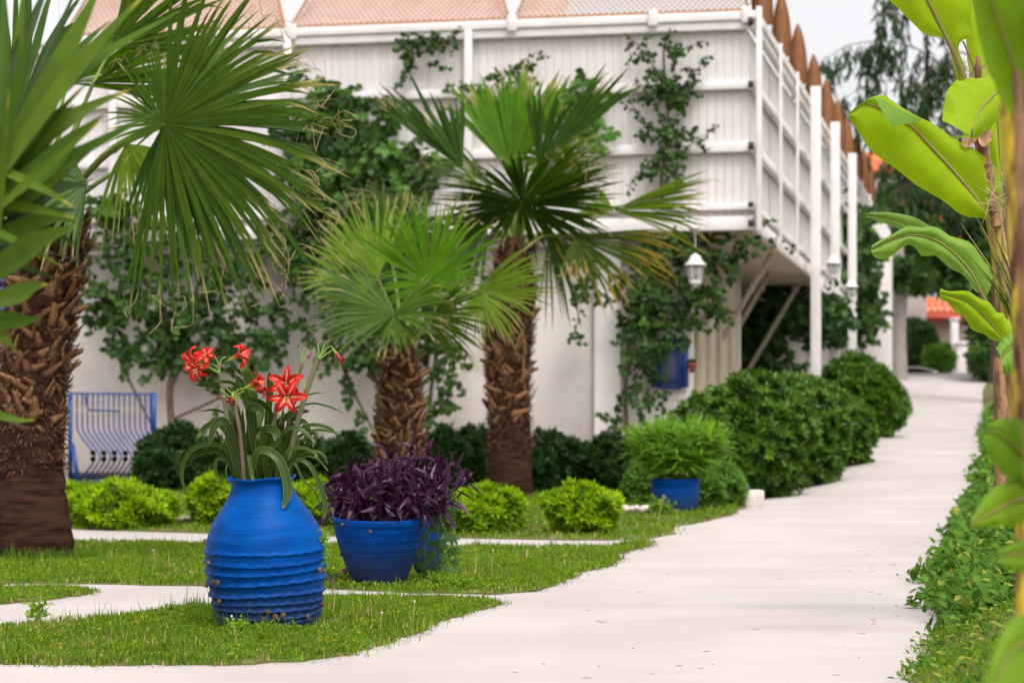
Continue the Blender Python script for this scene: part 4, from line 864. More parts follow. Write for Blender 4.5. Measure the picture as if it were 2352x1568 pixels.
vine('climbing_vine', 'bright broad leaved vine on the boards between middle palm and dark vine', [(1330, 200, 35, 25, 1.3), (1370, 280, 22, 38, 1.6), (1300, 230, 25, 20), (1350, 300, 20, 20), (1345, 235, 20, 20)], [(.01, [(1300, 330), (1330, 250), (1340, 190)])], leaf=.13, steps=3, dens=1.5, light=.8, depth=.05)
fence_blobs = [(1545, 100, 16, 32, 3), (1535, 190, 26, 32, 3), (1545, 235, 28, 24, 3), (1545, 205, 110, 6, 3), (1535, 300, 28, 40, 3), (1525, 360, 34, 30, 3), (1515, 395, 42, 18, 2.5), (1480, 115, 30, 25, 1.5), (1492, 170, 26, 22, 1.5), (1490, 225, 26, 20, 1.5), (1480, 290, 26, 30, 1.2), (1590, 160, 26, 22, 1.3), (1590, 320, 22, 20, 1.5), (1470, 190, 20, 20, 1)]
vine('climbing_vine', 'dark upright vine with thin side sprays on the boards near the house corner', fence_blobs,
     [(.022, [(1520, 460), (1520, 400), (1535, 300), (1530, 210), (1525, 120), (1540, 66)]), (.010, [(1535, 215), (1500, 150), (1470, 110), (1435, 75)]), (.008, [(1540, 240), (1580, 190), (1610, 150), (1640, 125)]), (.008, [(1535, 370), (1590, 330), (1620, 310), (1650, 290)]), (.008, [(1520, 310), (1470, 270), (1430, 235)]), (.008, [(1530, 130), (1580, 110), (1620, 95)]), (.007, [(1515, 400), (1470, 400), (1440, 440)])], leaf=.066, steps=4, per=2, dens=1.25, light=.06, depth=.05)
for q in ([(1600, 155), (1640, 125)], [(1600, 325), (1650, 292)], [(1470, 110), (1432, 72)], [(1470, 270), (1428, 235)], [(1580, 110), (1622, 94)]): pass
def lampY(px): return wallY(px, .0) + .28
vine('climbing_vine', 'dense dark vine hanging below the balcony corner around the lantern', [(1640, 560, 70, 28, 1.0), (1560, 580, 90, 50, 1.3), (1480, 650, 70, 60, 1.3), (1560, 660, 80, 60, 1.3), (1470, 740, 45, 70, 1.3), (1530, 750, 60, 60, 1.2), (1455, 830, 30, 50, 1.2), (1450, 920, 30, 50, .9), (1445, 975, 30, 20, .7), (1690, 585, 26, 22, .8), (1640, 690, 30, 26, .8), (1500, 900, 25, 40, .4), (1400, 640, 60, 20, .5)],
     [(.035, [(1440, 1010), (1437, 900), (1445, 780), (1470, 660), (1520, 570)]), (.012, [(1452, 720), (1520, 640), (1600, 560)])], leaf=.085, Yf=lambda px: 30.45, light=.05, dens=1.0, depth=.3)
vine('climbing_vine', 'short vine tips hanging on the bare wall left of the pilaster', [(1340, 690, 14, 22, 3), (1345, 640, 28, 12, 2), (1315, 665, 10, 10, 3), (1318, 765, 16, 9, 4), (1360, 610, 30, 12, 2), (1400, 690, 6, 8, 4)], [(.006, [(1400, 600), (1350, 640), (1335, 700), (1318, 765)])], leaf=.07, steps=3, dens=1.4, light=0, depth=.04)
def sideY(px):  # on the side face
    k = (px - CX) / F; return 30 + .9785 * max(0, (30 * k - 3) / (.2061 - .9785 * k + 1e-9)) - .1
vine('climbing_vine', 'thin vine runner along the bottom edge of the balcony side', [(1745, 505, 14, 10, 4), (1765, 540, 20, 14, 2.5), (1790, 560, 16, 10, 2.5), (1735, 560, 16, 18, 2)], [(.01, [(1728, 500), (1755, 520), (1800, 565)])], leaf=.075, Yf=sideY, steps=3, dens=1.2, light=.1, depth=.05)
vine('climbing_vine', 'ivy column growing up beside the third tall column', [(1950, 500, 22, 45, 2), (1958, 570, 30, 55, 2), (1965, 650, 30, 55, 2), (1968, 715, 22, 35, 2), (1985, 560, 14, 14, 1), (1990, 690, 14, 20, 1)], [(.06, [(1965, 960), (1962, 800), (1958, 600), (1950, 470)])], leaf=.17, Yf=lambda px: 46.6, steps=6, dens=3.2, light=.15, depth=.7)
vine('climbing_vine', 'very dark ivy hanging in the shade behind the slanted braces', [(1800, 700, 60, 40, 2), (1850, 710, 40, 40, 2), (1750, 760, 35, 50, 2), (1745, 830, 35, 50, 2), (1900, 720, 30, 60, 2), (1780, 880, 50, 30, 1.5)], [(.04, [(1750, 1000), (1750, 850), (1790, 720)])], leaf=.12, Yf=lambda px: 40.5, steps=6, dens=2.6, light=0, depth=.6)

# ================================================================== shrubs
def E(px, py, Y, rx, rz, ry=None): c = P(px, py, Y); k = Y / F; return (c, (rx * k, (ry or rx) * k, rz * k))
gold = ('golden', 'golden_in')
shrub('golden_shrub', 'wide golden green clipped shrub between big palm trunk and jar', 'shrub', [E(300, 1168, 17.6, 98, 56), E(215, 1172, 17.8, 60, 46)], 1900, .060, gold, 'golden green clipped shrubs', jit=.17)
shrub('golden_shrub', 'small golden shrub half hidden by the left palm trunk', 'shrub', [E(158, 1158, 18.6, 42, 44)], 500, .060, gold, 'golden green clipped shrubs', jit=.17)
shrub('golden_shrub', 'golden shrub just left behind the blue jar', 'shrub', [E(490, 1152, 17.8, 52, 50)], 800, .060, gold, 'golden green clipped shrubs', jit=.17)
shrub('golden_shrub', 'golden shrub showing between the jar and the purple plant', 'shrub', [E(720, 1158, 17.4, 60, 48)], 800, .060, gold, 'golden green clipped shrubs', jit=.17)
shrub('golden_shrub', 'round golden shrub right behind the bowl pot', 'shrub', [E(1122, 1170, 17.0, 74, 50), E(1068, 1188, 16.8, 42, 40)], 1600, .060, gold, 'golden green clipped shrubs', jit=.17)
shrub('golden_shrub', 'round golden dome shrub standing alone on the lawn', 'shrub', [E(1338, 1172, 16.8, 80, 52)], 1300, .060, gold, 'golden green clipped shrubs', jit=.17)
hd = ('hedge_dark', 'hedge_dark')
shrub('dark_shrub', 'dark shrub between the blue grille and the jar', 'shrub', [E(400, 1060, 26.5, 80, 75), E(480, 1080, 25.5, 60, 60), E(360, 1090, 25.8, 50, 50)], 2300, .10, hd, 'dark shrubs along the wall foot', core='hedge_dark', jit=.18)
shrub('dark_shrub', 'dark shrub behind the amaryllis leaves', 'shrub', [E(600, 1070, 26, 80, 70), E(700, 1075, 26, 60, 60)], 1900, .10, hd, 'dark shrubs along the wall foot', core='hedge_dark', jit=.18)
shrub('dark_shrub', 'dark shrub left of the smallest palm trunk', 'shrub', [E(790, 1075, 26, 75, 65)], 1300, .10, hd, 'dark shrubs along the wall foot', core='hedge_dark', jit=.18)
shrub('dark_shrub', 'dark shrub between the two middle palm trunks', 'shrub', [E(1010, 1070, 26, 60, 70), E(1080, 1070, 26.3, 60, 78)], 1900, .10, hd, 'dark shrubs along the wall foot', core='hedge_dark', jit=.18)
shrub('dark_shrub', 'dark shrub right of the tallest palm trunk', 'shrub', [E(1275, 1070, 26, 66, 72), E(1230, 1090, 25.6, 40, 50)], 1500, .10, hd, 'dark shrubs along the wall foot', core='hedge_dark', jit=.18)
shrub('dark_shrub', 'dark shrub under the vine stem beside the pilaster', 'shrub', [E(1385, 1080, 26, 62, 70), E(1450, 1085, 25.5, 40, 70)], 1500, .10, hd, 'dark shrubs along the wall foot', core='hedge_dark', jit=.18)
shrub('leafy_shrub', 'light green bush left of the potted sedge', 'shrub', [E(1478, 1118, 21.5, 38, 55)], 600, .075, ('bushlight', 'golden_in'), 'light bushes beside the potted sedge')
shrub('leafy_shrub', 'light green bush between potted sedge and stone block', 'shrub', [E(1652, 1118, 20.8, 56, 52), E(1620, 1130, 20.6, 40, 42)], 1000, .07, ('bushlight', 'hedge'), 'light bushes beside the potted sedge')
hg = ('hedge', 'hedge_dark')
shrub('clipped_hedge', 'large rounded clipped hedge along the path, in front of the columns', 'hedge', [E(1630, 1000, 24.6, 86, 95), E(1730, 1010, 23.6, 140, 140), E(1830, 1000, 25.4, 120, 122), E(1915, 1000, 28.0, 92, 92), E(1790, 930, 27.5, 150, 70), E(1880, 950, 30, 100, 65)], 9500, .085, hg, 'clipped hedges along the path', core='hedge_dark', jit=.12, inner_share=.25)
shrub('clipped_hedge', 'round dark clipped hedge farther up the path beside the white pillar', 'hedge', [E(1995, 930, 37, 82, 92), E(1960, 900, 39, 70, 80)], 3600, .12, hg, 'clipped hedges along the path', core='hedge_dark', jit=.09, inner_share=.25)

# ================================================================== far end of the path
gyR = lambda X, Y: float(ground(X, Y))
house2 = thing('far_house', 'pale house with orange tiled roof and red fascia at the end of the path', 'house', P(2150, 860, 85))
b = MB(); c = P(2160, 800, 85); b.box(c + [0, 2, 0], [1.6, 0, 0], [0, 2, 0], [0, 0, 1.6]); b.build('wall', M['housewall'], house2)
b = MB(); b.box(P(2150, 722, 84.6), [1.45, 0, 0], [0, 1.6, 0], [0, 0, .11]); b.build('fascia', M['pink'], house2)
b = MB(); b.box(P(2150, 733, 84.4), [1.40, 0, 0], [0, 1.6, 0], [0, 0, .055]); b.build('gutter', M['redband'], house2)
b = MB()
for k in range(14):
    x = 2050 + k * 15; b.tube([P(x, 716, 82.9), P(x + 2, 688, 85.5)], .11, 8)
b.build('roof', M['redroof'], house2)
hpost = thing('orange_parasol', 'orange parasol high behind the pointed boards, among the leaves', 'parasol', P(2016, 430, 70))
b = MB(); b.lathe([(1.0, -.35), (.9, -.1), (.5, .22), (0, .4)], 8, c=P(2020, 372, 70)); b.build('shade', M['redroof'], hpost); b = MB(); b.tube([P(2020, 360, 70), P(2020, 470, 70)], .04, 6); b.build('pole', M['trimw'], hpost)
b = MB(); b.box(P(2014, 620, 71.5), [1.3, 0, 0], [0, 1, 0], [0, 0, 1.9]); tag(b.build('garden_building', M['housewall']), 'pale building block behind the white pillar and the trees', 'building')
for k, (px, w_) in enumerate(((2192, .10), (2207, .14))):
    t = thing('white_post', ('slim white post at the far end of the path', 'thicker low white bollard beside the slim post')[k], 'post', P(px, 862, 66)); b = MB(); b.box(P(px, (800, 828)[k], 66), [w_, 0, 0], [0, w_, 0], [0, 0, (.78, .42)[k]]); b.build('shaft', M['trimw'], t, bevel=.01); b = MB(); b.box(P(px, (733, 789)[k], 66), [w_ * 1.25, 0, 0], [0, w_ * 1.25, 0], [0, 0, .035]); b.build('cap', M['trimw'], t)
t = thing('grey_tree_trunk', 'thick grey tree trunk behind the white pillar', 'tree', P(2066, 862, 58)); b = MB(); b.tube([P(2066, 880, 58), P(2064, 760, 58), P(2067, 660, 58), P(2060, 560, 58)], [.2, .18, .19, .15], 14); b.build('trunk', M['greytrunk'], t, smooth=True)
b = MB()
def tree_crown(b, blobs, leaf, n, mi=0, mj=1):
    for x, y, rx, ry, Y in blobs:
        m = int(n * rx * ry / 3000.); r = RG.random(m) ** .4; a_ = RG.uniform(0, 6.28, m); e = RG.normal(0, 1, m); px = x + rx * r * np.cos(a_); py = y + ry * r * np.sin(a_); Yv = Y + e * rx * Y / F * .6
        pos = np.column_stack([(px - CX) * Yv / F, Yv, ZC - (py - HY) * Yv / F]); d = RG.normal(0, .7, (m, 3)) + [0, -.2, -.45]; s = leaf * RG.uniform(.6, 1.3, m); k = RG.random(m) < .5
        q, f = rosette(5, 1.2, 5); b.scatter(pos[k], d[k], RG.normal(0, 1, (k.sum(), 3)), s[k], s[k], q, f, mi); b.scatter(pos[~k], d[~k], RG.normal(0, 1, ((~k).sum(), 3)), s[~k], s[~k], q, f, mj)
tree_crown(b, [(2110, 470, 90, 60, 62), (2200, 540, 110, 80, 62), (2120, 580, 80, 50, 60), (2160, 625, 90, 42, 60), (2090, 640, 45, 28, 58), (2270, 670, 60, 60, 60), (2060, 620, 30, 22, 57)], .30, 460)
b.build('crown', [M['tree'], M['tree_dk']], t, kind='stuff')
b = MB(); n_ = 22; px = RG.uniform(2000, 2200, n_); py = RG.uniform(400, 600, n_); pos = np.column_stack([(px - CX) * 60 / F, np.full(n_, 60.), ZC - (py - HY) * 60 / F]); b.scatter(pos, RG.normal(0, 1, (n_, 3)), RG.normal(0, 1, (n_, 3)), .16, .16, *rosette(5, .8, 2)); b.build('blossom', M['bloom'], t, kind='stuff')
t = thing('leafy_tree', 'dark leafy tree right of the far house, leaning over the path', 'tree', P(2290, 862, 58)); b = MB(); b.tube([P(2330, 900, 58), P(2320, 780, 58), P(2290, 690, 58)], [.22, .18, .1], 10); b.build('trunk', M['vinewood'], t); b = MB()
tree_crown(b, [(2282, 760, 52, 70, 58), (2270, 825, 42, 36, 57), (2330, 720, 60, 120, 58), (2248, 715, 28, 26, 58)], .26, 520); b.build('crown', [M['tree'], M['tree_dk']], t, kind='stuff')
shrub('cone_shrub', 'tall dark conifer shrub in front of the far house', 'shrub', [E(2118, 805, 68, 32, 62), E(2100, 790, 68.5, 24, 55)], 900, .22, ('tree_dk', 'tree_dk'), core='tree_dk', jit=.03)
shrub('ball_shrub', 'small round light shrub beside the dark conifer shrub', 'shrub', [E(2143, 828, 66, 18, 30)], 350, .16, ('bushlight', 'hedge'), 'pair of ball shrubs at the path end', core='hedge')
shrub('ball_shrub', 'small round shrub next to the white posts', 'shrub', [E(2172, 825, 66, 18, 32)], 350, .16, ('bushlight', 'hedge'), 'pair of ball shrubs at the path end', core='hedge')
b = MB()
for k in range(4): b.box(P(2070 + k * 12, 848 + k * 3, 64), [.5, 0, 0], [0, .3, 0], [0, 0, .06])
tag(b.build('stone_step', M['curb']), 'low pale stone edging where the path tops the rise', 'step', kind=None)
# hanging leaf tree (weeping) top right
t = thing('weeping_tree', 'weeping tree with long narrow hanging leaves against the white sky', 'tree', P(2230, 870, 48))
w = MB(); w.tube(catmull([P(2300, 880, 48), P(2300, 600, 48), P(2295, 350, 48), P(2270, 120, 48), P(2200, -60, 48)], 24), np.linspace(.24, .09, 24), 10)
starts = []
arcs = [([(2200, 120), (2120, 60), (2050, 30), (2020, 40)], 30), ([(2215, 200), (2100, 110), (1970, 100), (1850, 160)], 90), ([(2225, 280), (2120, 200), (2010, 190), (1900, 250)], 80), ([(2230, 330), (2150, 270), (2060, 250), (1990, 300)], 55), ([(2235, 400), (2170, 350), (2080, 330), (2010, 380)], 50), ([(2235, 480), (2180, 440), (2110, 420), (2050, 440)], 40), ([(2240, 130), (2190, 120), (2150, 150), (2120, 180)], 40), ([(2180, -20), (2100, -40), (2030, -20), (2005, 10)], 30)]
pos = []; dr = []
for pts, n_ in arcs:
    cv = catmull([P(x, y, 48 + RG.normal(0, .6)) for x, y in pts], 40); w.tube(cv, np.linspace(.022, .004, 40), 6)
    for _ in range(int(n_ * .55)):
        u = RG.random() ** .8; p = cv[int(u * 39)] + RG.normal(0, .06, 3); ln = RG.integers(4, 13); d = np.array([RG.normal(-.15, .3), RG.normal(0, .3), -.4])
        pp = [p]
        for k in range(ln):
            d = nrm(d + np.array([RG.normal(0, .18), RG.normal(0, .18), -.35])); p = p + d * .085; pp.append(p)
            for _q in range(2): pos.append(p + RG.normal(0, .02, 3)); dr.append([RG.normal(0, .38), RG.normal(0, .38), -1])
        w.tube(np.array(pp), .006, 3, cap=False)
w.build('trunk', M['vinewood'], t, smooth=True); b = MB(); n_ = len(pos); b.scatter(np.array(pos), np.array(dr), RG.normal(0, 1, (n_, 3)), RG.uniform(.16, .32, n_), .046, LV, LF); b.build('crown', M['euc'], t, kind='stuff')

# ================================================================== jar, pots and what grows in them
def bobj(b, name, mats, origin_thing, mat4, smooth=True, kind=None):
    """mesh built about its own origin, then placed with mat4 in world space under a thing"""
    sv = ORG[origin_thing.name]; ORG['_z'] = np.zeros(3)
    class _P: name = '_z'
    V = b.V; o = b.build(name, mats, None, kind=kind, smooth=smooth); o.parent = origin_thing
    o.matrix_local = Matrix.Translation(-Vector(sv)) @ mat4; ORG[o.name] = sv; return o
YJ = 9.0; s_ = YJ / F; k_ = .4575 * s_
base = P(606, 1440, YJ + .0); 
JM = Matrix.Translation(Vector(P(618, 1451, YJ))) @ Matrix.Rotation(math.radians(-2.3), 4, 'Y') @ Matrix.Rotation(math.radians(4.0), 4, 'X') @ Matrix.Diagonal((1, 1, 1.0, 1))
jar = thing('blue_jar', 'tall blue painted clay jar with wavy ridges on the front lawn', 'jar', P(603, 1446, YJ))
zz = lambda cy: (1528 - cy) * k_
prof0 = [(150, 1528), (215, 1524), (228, 1510), (240, 1480), (255, 1440), (270, 1380), (282, 1320), (291, 1260), (298, 1212), (302, 1160), (300, 1100), (288, 1040), (263, 980), (232, 930), (196, 880), (171, 840), (158, 812), (152, 790), (150, 775)]
pz = np.array([zz(c) for r, c in prof0]); pr = np.array([r * k_ for r, c in prof0]); o_ = np.argsort(pz)
zs = np.linspace(0, zz(775), 230); rs = np.interp(zs, pz[o_], pr[o_]); kern = np.ones(7) / 7; rs = np.convolve(np.pad(rs, 3, 'edge'), kern, 'valid')
body = list(zip(rs, zs)); body = [(0, 0)] + body
body += [(158 * k_, zz(766)), (168 * k_, zz(757)), (173 * k_, zz(751)), (172 * k_, zz(746)), (164 * k_, zz(745)), (152 * k_, zz(752)), (140 * k_, zz(775)), (140 * k_, zz(800))]
RID = [1112, 1166, 1210, 1262, 1322, 1364, 1396, 1432, 1462, 1490]
def jarfn(r, z, th):
    out = r.copy()
    for i, cyy in enumerate(RID):
        z0 = zz(cyy) + (.0035 * np.sin(th * 2 + i) + .0016 * np.sin(th * (23 + i % 3) + i * 2) + .0012 * np.sin(th * 37 + i)); d = (z - z0)
        amp = (.006, .006, .006, .008, .009, .0065, .008, .009, .009, .008)[i]
        out = out + amp * np.where(d > 0, np.exp(-(d / .0095) ** 2), np.exp(-(d / .0028) ** 2)) * (1 + .25 * np.sin(th * (23 + i % 3) + i * 2)) * (z > .01)
    out = out * (1 + .004 * np.sin(th * 3 + z * 20)) + .00012 * np.sin(z * 330 + th)
    lip = z > zz(772); z = z + np.where(lip, .003 * np.sin(th * 5 + 1) + .002 * np.sin(th * 3), 0); return out, z
b = MB(); b.lathe(body, 200, fn=jarfn); jb = bobj(b, 'body', M['jar'], jar, JM)
b = MB(); b.lathe([(0, zz(785)), (142 * k_, zz(785))], 24); bobj(b, 'soil', M['soilpot'], jar, JM)
def on_jar(cx, cy):   # a point of the jar's front skin seen at crop (cx, cy)
    cy2 = cy; r = float(np.interp(zz(cy2), zs, rs)) + .013; cxc = 509 - (1000 - cy) * .0 ; x = (cx - (510 - (1480 - cy) * .04)) * k_; x = max(-r * .985, min(r * .985, x)); y = -math.sqrt(max(r * r - x * x, 0)); return Vector((x, y, zz(cy2)))
# purple-leaf bowl
YB = 11.5; sb = YB / F; kb = .4638 * sb
bx = P(870, 1350, YB); bowl = thing('blue_bowl_pot', 'wide blue glazed bowl pot with grooves round its shoulder', 'flower pot', bx, 'blue clay pots of the garden')
PM = Matrix.Translation(Vector(bx)) @ Matrix.Rotation(math.radians(.6), 4, 'Y') @ Matrix.Rotation(math.radians(5), 4, 'X')
H_ = lambda cy: (930 - cy) * kb
bp = [(0, 930), (118, 930), (122, 922), (140, 880), (164, 820), (186, 760), (203, 710), (214, 670), (221, 630), (222, 612), (227, 606), (231, 592), (229, 578), (222, 572), (212, 576), (205, 590), (200, 620)]
pp = []
for (r0, c0), (r1, c1) in zip(bp, bp[1:]):
    for k in range(10): u = k / 10; pp.append(((r0 + (r1 - r0) * u) * kb, H_(c0 + (c1 - c0) * u)))
def bfn(r, z, th):
    for c in (660, 690, 702, 735): r = r - .0028 * np.exp(-((z - H_(c)) / .0022) ** 2)
    return r + .0002 * np.sin(z * 300) + r * .004 * np.sin(th * 3 + z * 12), z
b = MB(); b.lathe(pp, 96, fn=bfn); bobj(b, 'body', M['pot'], bowl, PM); b = MB(); b.lathe([(0, H_(600)), (203 * kb, H_(600))], 24); bobj(b, 'soil', M['soilpot'], bowl, PM)
y2 = 12.3; p2 = P(978, 1322, y2); pot2 = thing('blue_pot', 'dark blue pot mostly hidden behind the bowl pot, hung with creeper', 'flower pot', p2, 'blue clay pots of the garden')
b = MB(); k2 = y2 / F; b.lathe([(0, 0), (24 * k2, 0), (30 * k2, 30 * k2), (36 * k2, 75 * k2), (38 * k2, 120 * k2), (40 * k2, 140 * k2), (43 * k2, 143 * k2), (43 * k2, 150 * k2), (38 * k2, 150 * k2), (35 * k2, 138 * k2), (0, 136 * k2)], 48); bobj(b, 'body', M['pot'], pot2, Matrix.Translation(Vector(p2)))
y3 = 19.8; p3 = P(1551, 1182, y3); k3 = y3 / F; pot3 = thing('blue_pot', 'blue tub pot holding green sedge near the path edge', 'flower pot', p3, 'blue clay pots of the garden')
b = MB(); b.lathe([(0, 0), (44 * k3, 0), (50 * k3, 14 * k3), (55 * k3, 36 * k3), (56.5 * k3, 58 * k3), (54 * k3, 66 * k3), (57 * k3, 72 * k3), (58 * k3, 82 * k3), (54 * k3, 83 * k3), (52 * k3, 76 * k3), (0, 74 * k3)], 56, fn=lambda r, z, th: (r * (1 + .008 * np.sin(th * 2)), z)); bobj(b, 'body', M['jar'], pot3, Matrix.Translation(Vector(p3)))
# rough stone block by the bush
ps = P(1738, 1166, 21.0); st = thing('stone_block', 'rough white stone block at the path edge before the large hedge', 'stone', ps)
b = MB(); b.box(ps + [-.03, .05, .07], [.085, 0, 0], [0, .16, 0], [.0, 0, .085]); o = b.build('block', M['stone'], st, bevel=.015)
b = MB(); b.box(ps + [-.14, .02, .0], [.07, .01, 0], [-.01, .10, 0], [.0, 0, .035]); b.build('chip', M['stone'], st, bevel=.012)
t = thing('blue_ornament', 'tiny blue object lying on the white stone block', 'ornament', ps + [-.09, 0, .155]); b = MB(); b.lathe([(0, 0), (.03, .005), (.035, .02), (.012, .03), (.016, .045), (0, .05)], 12, c=ps + [-.09, -.02, .155]); b.build('body', M['bluemetal'], t, smooth=True)

# ---- amaryllis
def q6(x, y, dY=0.): return P(401.9 + .2454 * x, 763.7 + .2454 * y, YJ + dY)
kq = .2454 * s_
am = thing('amaryllis', 'amaryllis with red striped flowers and long strap leaves growing from the tall blue jar', 'flowering plant', q6(800, 1380))
def bladew(n, w, peak=.5, base=.55):
    u = np.linspace(0, 1, n); return w * np.minimum(base + (1 - base) * np.sin(np.clip(u / peak, 0, 1) * math.pi / 2), np.clip((1 - u) / .22, 0, 1) ** .55 + .01)
def lily_leaf(pts, w, d0, d1, roll=None, twist=0):
    n = 22; k = len(pts); P3 = [q6(x, y, d0 + (d1 - d0) * i / (k - 1)) for i, (x, y) in enumerate(pts)]; cv = catmull(P3, n); b = MB()
    tg = nrm(np.gradient(cv, axis=0)); side = np.cross(tg, [0, 1, 0]); tw = RG.uniform(-.9, .9) if roll is None else roll
    nh = np.array([0, -1, 0]) * math.cos(tw) + nrm(side) * math.sin(tw) * np.linspace(.3, 1, n)[:, None]; nh = nh + np.array([0, 0, .35])
    b.strip(cv, bladew(n, w * kq), nh, RG.uniform(.15, .4), v=RG.random()); o = b.build('leaf', M['amleaf'], am, smooth=True); return o
LVS = [([(600, 1390), (520, 1120), (330, 1040), (130, 1120), (60, 1330), (115, 1550)], 40, .0, -.05, .7), ([(620, 1390), (540, 1200), (380, 1110), (220, 1130), (105, 1200)], 42, .0, .02, .9),
       ([(560, 1390), (540, 1260), (450, 1180), (385, 1190), (375, 1290), (400, 1410)], 32, .0, -.03, .8), ([(590, 1380), (520, 1250), (480, 1250), (480, 1350), (500, 1450)], 14, .0, -.04, .5),
       ([(650, 1390), (560, 1000), (450, 820), (360, 900), (320, 1075)], 66, -.02, -.06, .3), ([(640, 1380), (560, 1080), (420, 860), (290, 880), (200, 990)], 54, .0, -.02, .6),
       ([(600, 1380), (540, 860), (400, 725), (210, 740)], 30, .02, .0, 1.2), ([(640, 1380), (560, 700), (400, 510), (180, 485)], 58, .04, -.02, .9), ([(700, 1380), (680, 700), (560, 480), (360, 455)], 44, .0, -.04, 1.1),
       ([(740, 1380), (760, 700), (700, 450), (520, 310)], 52, .06, .05, .4), ([(750, 1380), (740, 700), (690, 430), (610, 285)], 95, .05, .04, .1), ([(720, 1380), (720, 800), (640, 560), (575, 400)], 100, .03, .03, -.1),
       ([(820, 1380), (880, 700), (895, 500), (885, 365)], 75, .05, .03, .5), ([(780, 1380), (900, 850), (840, 680), (670, 605)], 56, .0, -.05, .6), ([(800, 1380), (700, 800), (730, 700), (800, 740), (790, 890)], 80, -.02, -.10, .1),
       ([(860, 1380), (830, 950), (890, 900), (950, 940), (935, 1018)], 76, -.04, -.12, -.1), ([(1000, 1380), (1020, 1120), (960, 1035), (850, 1110)], 58, -.03, -.09, .5),
       ([(700, 1390), (760, 1140), (860, 1105), (980, 1200), (1045, 1380), (1050, 1530), (1002, 1655)], 84, -.08, -.17, .2), ([(700, 1390), (690, 1150), (720, 1330), (755, 1430)], 34, -.10, -.15, .2),
       ([(900, 1380), (920, 950), (1050, 790), (1200, 735)], 84, .0, -.02, .5), ([(950, 1380), (1060, 900), (1160, 760), (1262, 735)], 62, .04, .04, .4), ([(980, 1380), (1100, 720), (1250, 590), (1472, 560)], 42, .06, .04, 1.0),
       ([(1000, 1380), (1100, 780), (1250, 672), (1420, 690), (1590, 760)], 42, .03, .0, 1.0), ([(950, 1380), (990, 980), (1120, 890), (1230, 950), (1312, 1032)], 44, -.05, -.08, .6), ([(1020, 1380), (1080, 1000), (1250, 875), (1420, 890), (1525, 965)], 58, -.02, -.02, .8),
       ([(1020, 1380), (1080, 1060), (1300, 920), (1562, 950)], 52, .02, .04, .9), ([(1000, 1380), (1050, 1130), (1180, 1080), (1290, 1120), (1330, 1172)], 46, -.05, -.08, .8), ([(1030, 1380), (1140, 1180), (1290, 1110), (1390, 1150), (1428, 1235)], 34, -.02, -.04, .7),
       ([(1050, 1380), (1180, 1180), (1320, 1180), (1440, 1300)], 26, .02, .0, .9), ([(1060, 1370), (1130, 1200), (1250, 1230), (1340, 1390), (1395, 1560), (1400, 1680), (1385, 1740)], 48, -.05, -.12, .3), ([(1050, 1380), (1115, 1230), (1200, 1380), (1300, 1480), (1370, 1640)], 30, -.06, -.1, .9),
       ([(1020, 1360), (1150, 860), (1240, 900), (1210, 1045)], 60, .03, .0, .2), ([(1040, 1360), (1240, 1000), (1310, 950), (1290, 1080)], 36, .04, .02, .5), ([(560, 1380), (420, 1000), (380, 930), (270, 1000)], 26, .02, .0, .9)]
for pts, w, d0, d1, rl in LVS: lily_leaf(pts, w, d0, d1, rl)
for k in range(34):
    x0 = RG.uniform(590, 1040); lean = (x0 - 800) * RG.uniform(.1, .9); y1 = RG.uniform(620, 1050); lily_leaf([(x0, 1390), (x0 + lean * .4, (1390 + y1) / 2), (x0 + lean * 1.0, y1)], RG.uniform(60, 95), RG.uniform(-.05, .10), RG.uniform(-.08, .16), RG.uniform(-.8, .8))
def stem(pts, r0, r1, mat, dz=0., name='stem'):
    cv = catmull([q6(x, y, dz) for x, y in pts], 16); b = MB(); b.tube(cv, np.linspace(r0, r1, 16) * kq, 12); return b.build(name, M[mat], am, smooth=True)
stem([(600, 1380), (520, 1000), (460, 620), (418, 380)], 26, 21, 'amstem', .0); stem([(650, 1380), (610, 950), (575, 750), (570, 655)], 20, 16, 'amstemb', -.09)
stem([(1030, 1360), (1130, 900), (1230, 560), (1338, 250)], 28, 25, 'amstem', -.02); stem([(880, 1380), (920, 900), (955, 660)], 24, 20, 'amstemb', -.02); stem([(1000, 1360), (1080, 700), (1130, 520), (1190, 285)], 18, 15, 'amstem', .02)
for pts, w in (([(418, 380), (390, 320), (340, 290)], 5), ([(418, 375), (380, 350), (310, 315)], 6), ([(420, 370), (410, 300), (370, 215)], 6), ([(420, 375), (420, 290), (450, 238), (480, 232)], 8), ([(415, 380), (370, 360), (310, 320)], 5),
               ([(568, 650), (540, 580), (480, 520)], 7), ([(570, 650), (570, 560), (620, 520)], 8), ([(572, 650), (590, 580), (650, 545)], 8), ([(566, 650), (545, 600), (535, 570)], 6), ([(568, 655), (500, 590), (420, 530)], 6),
               ([(1338, 245), (1345, 180), (1335, 95)], 9), ([(1345, 245), (1375, 180), (1405, 92)], 9), ([(1350, 245), (1400, 170), (1450, 125)], 7), ([(1355, 248), (1420, 200), (1470, 165)], 7), ([(1185, 285), (1185, 200), (1155, 130)], 6), ([(1188, 285), (1195, 200), (1210, 125)], 6), ([(1195, 285), (1225, 220), (1270, 150)], 6),
               ([(1130, 520), (1120, 470), (1100, 425)], 7), ([(1130, 520), (1150, 440), (1165, 405)], 7), ([(950, 660), (975, 600), (1010, 560)], 8), ([(955, 660), (1000, 640), (1030, 620)], 8)):
    stem(pts, w, w * .8, 'pedicel', -.03, 'flower_stalk')
for x, y in ((1335, 92), (1405, 90), (1155, 128), (1210, 122), (1270, 148)):
    b = MB(); c = q6(x, y, -.03); b.lathe([(0, -.003), (.0045, 0), (.0035, .004), (.005, .007), (0, .006)], 8, c=c); b.build('dry_tip', M['brownstalk'], am)
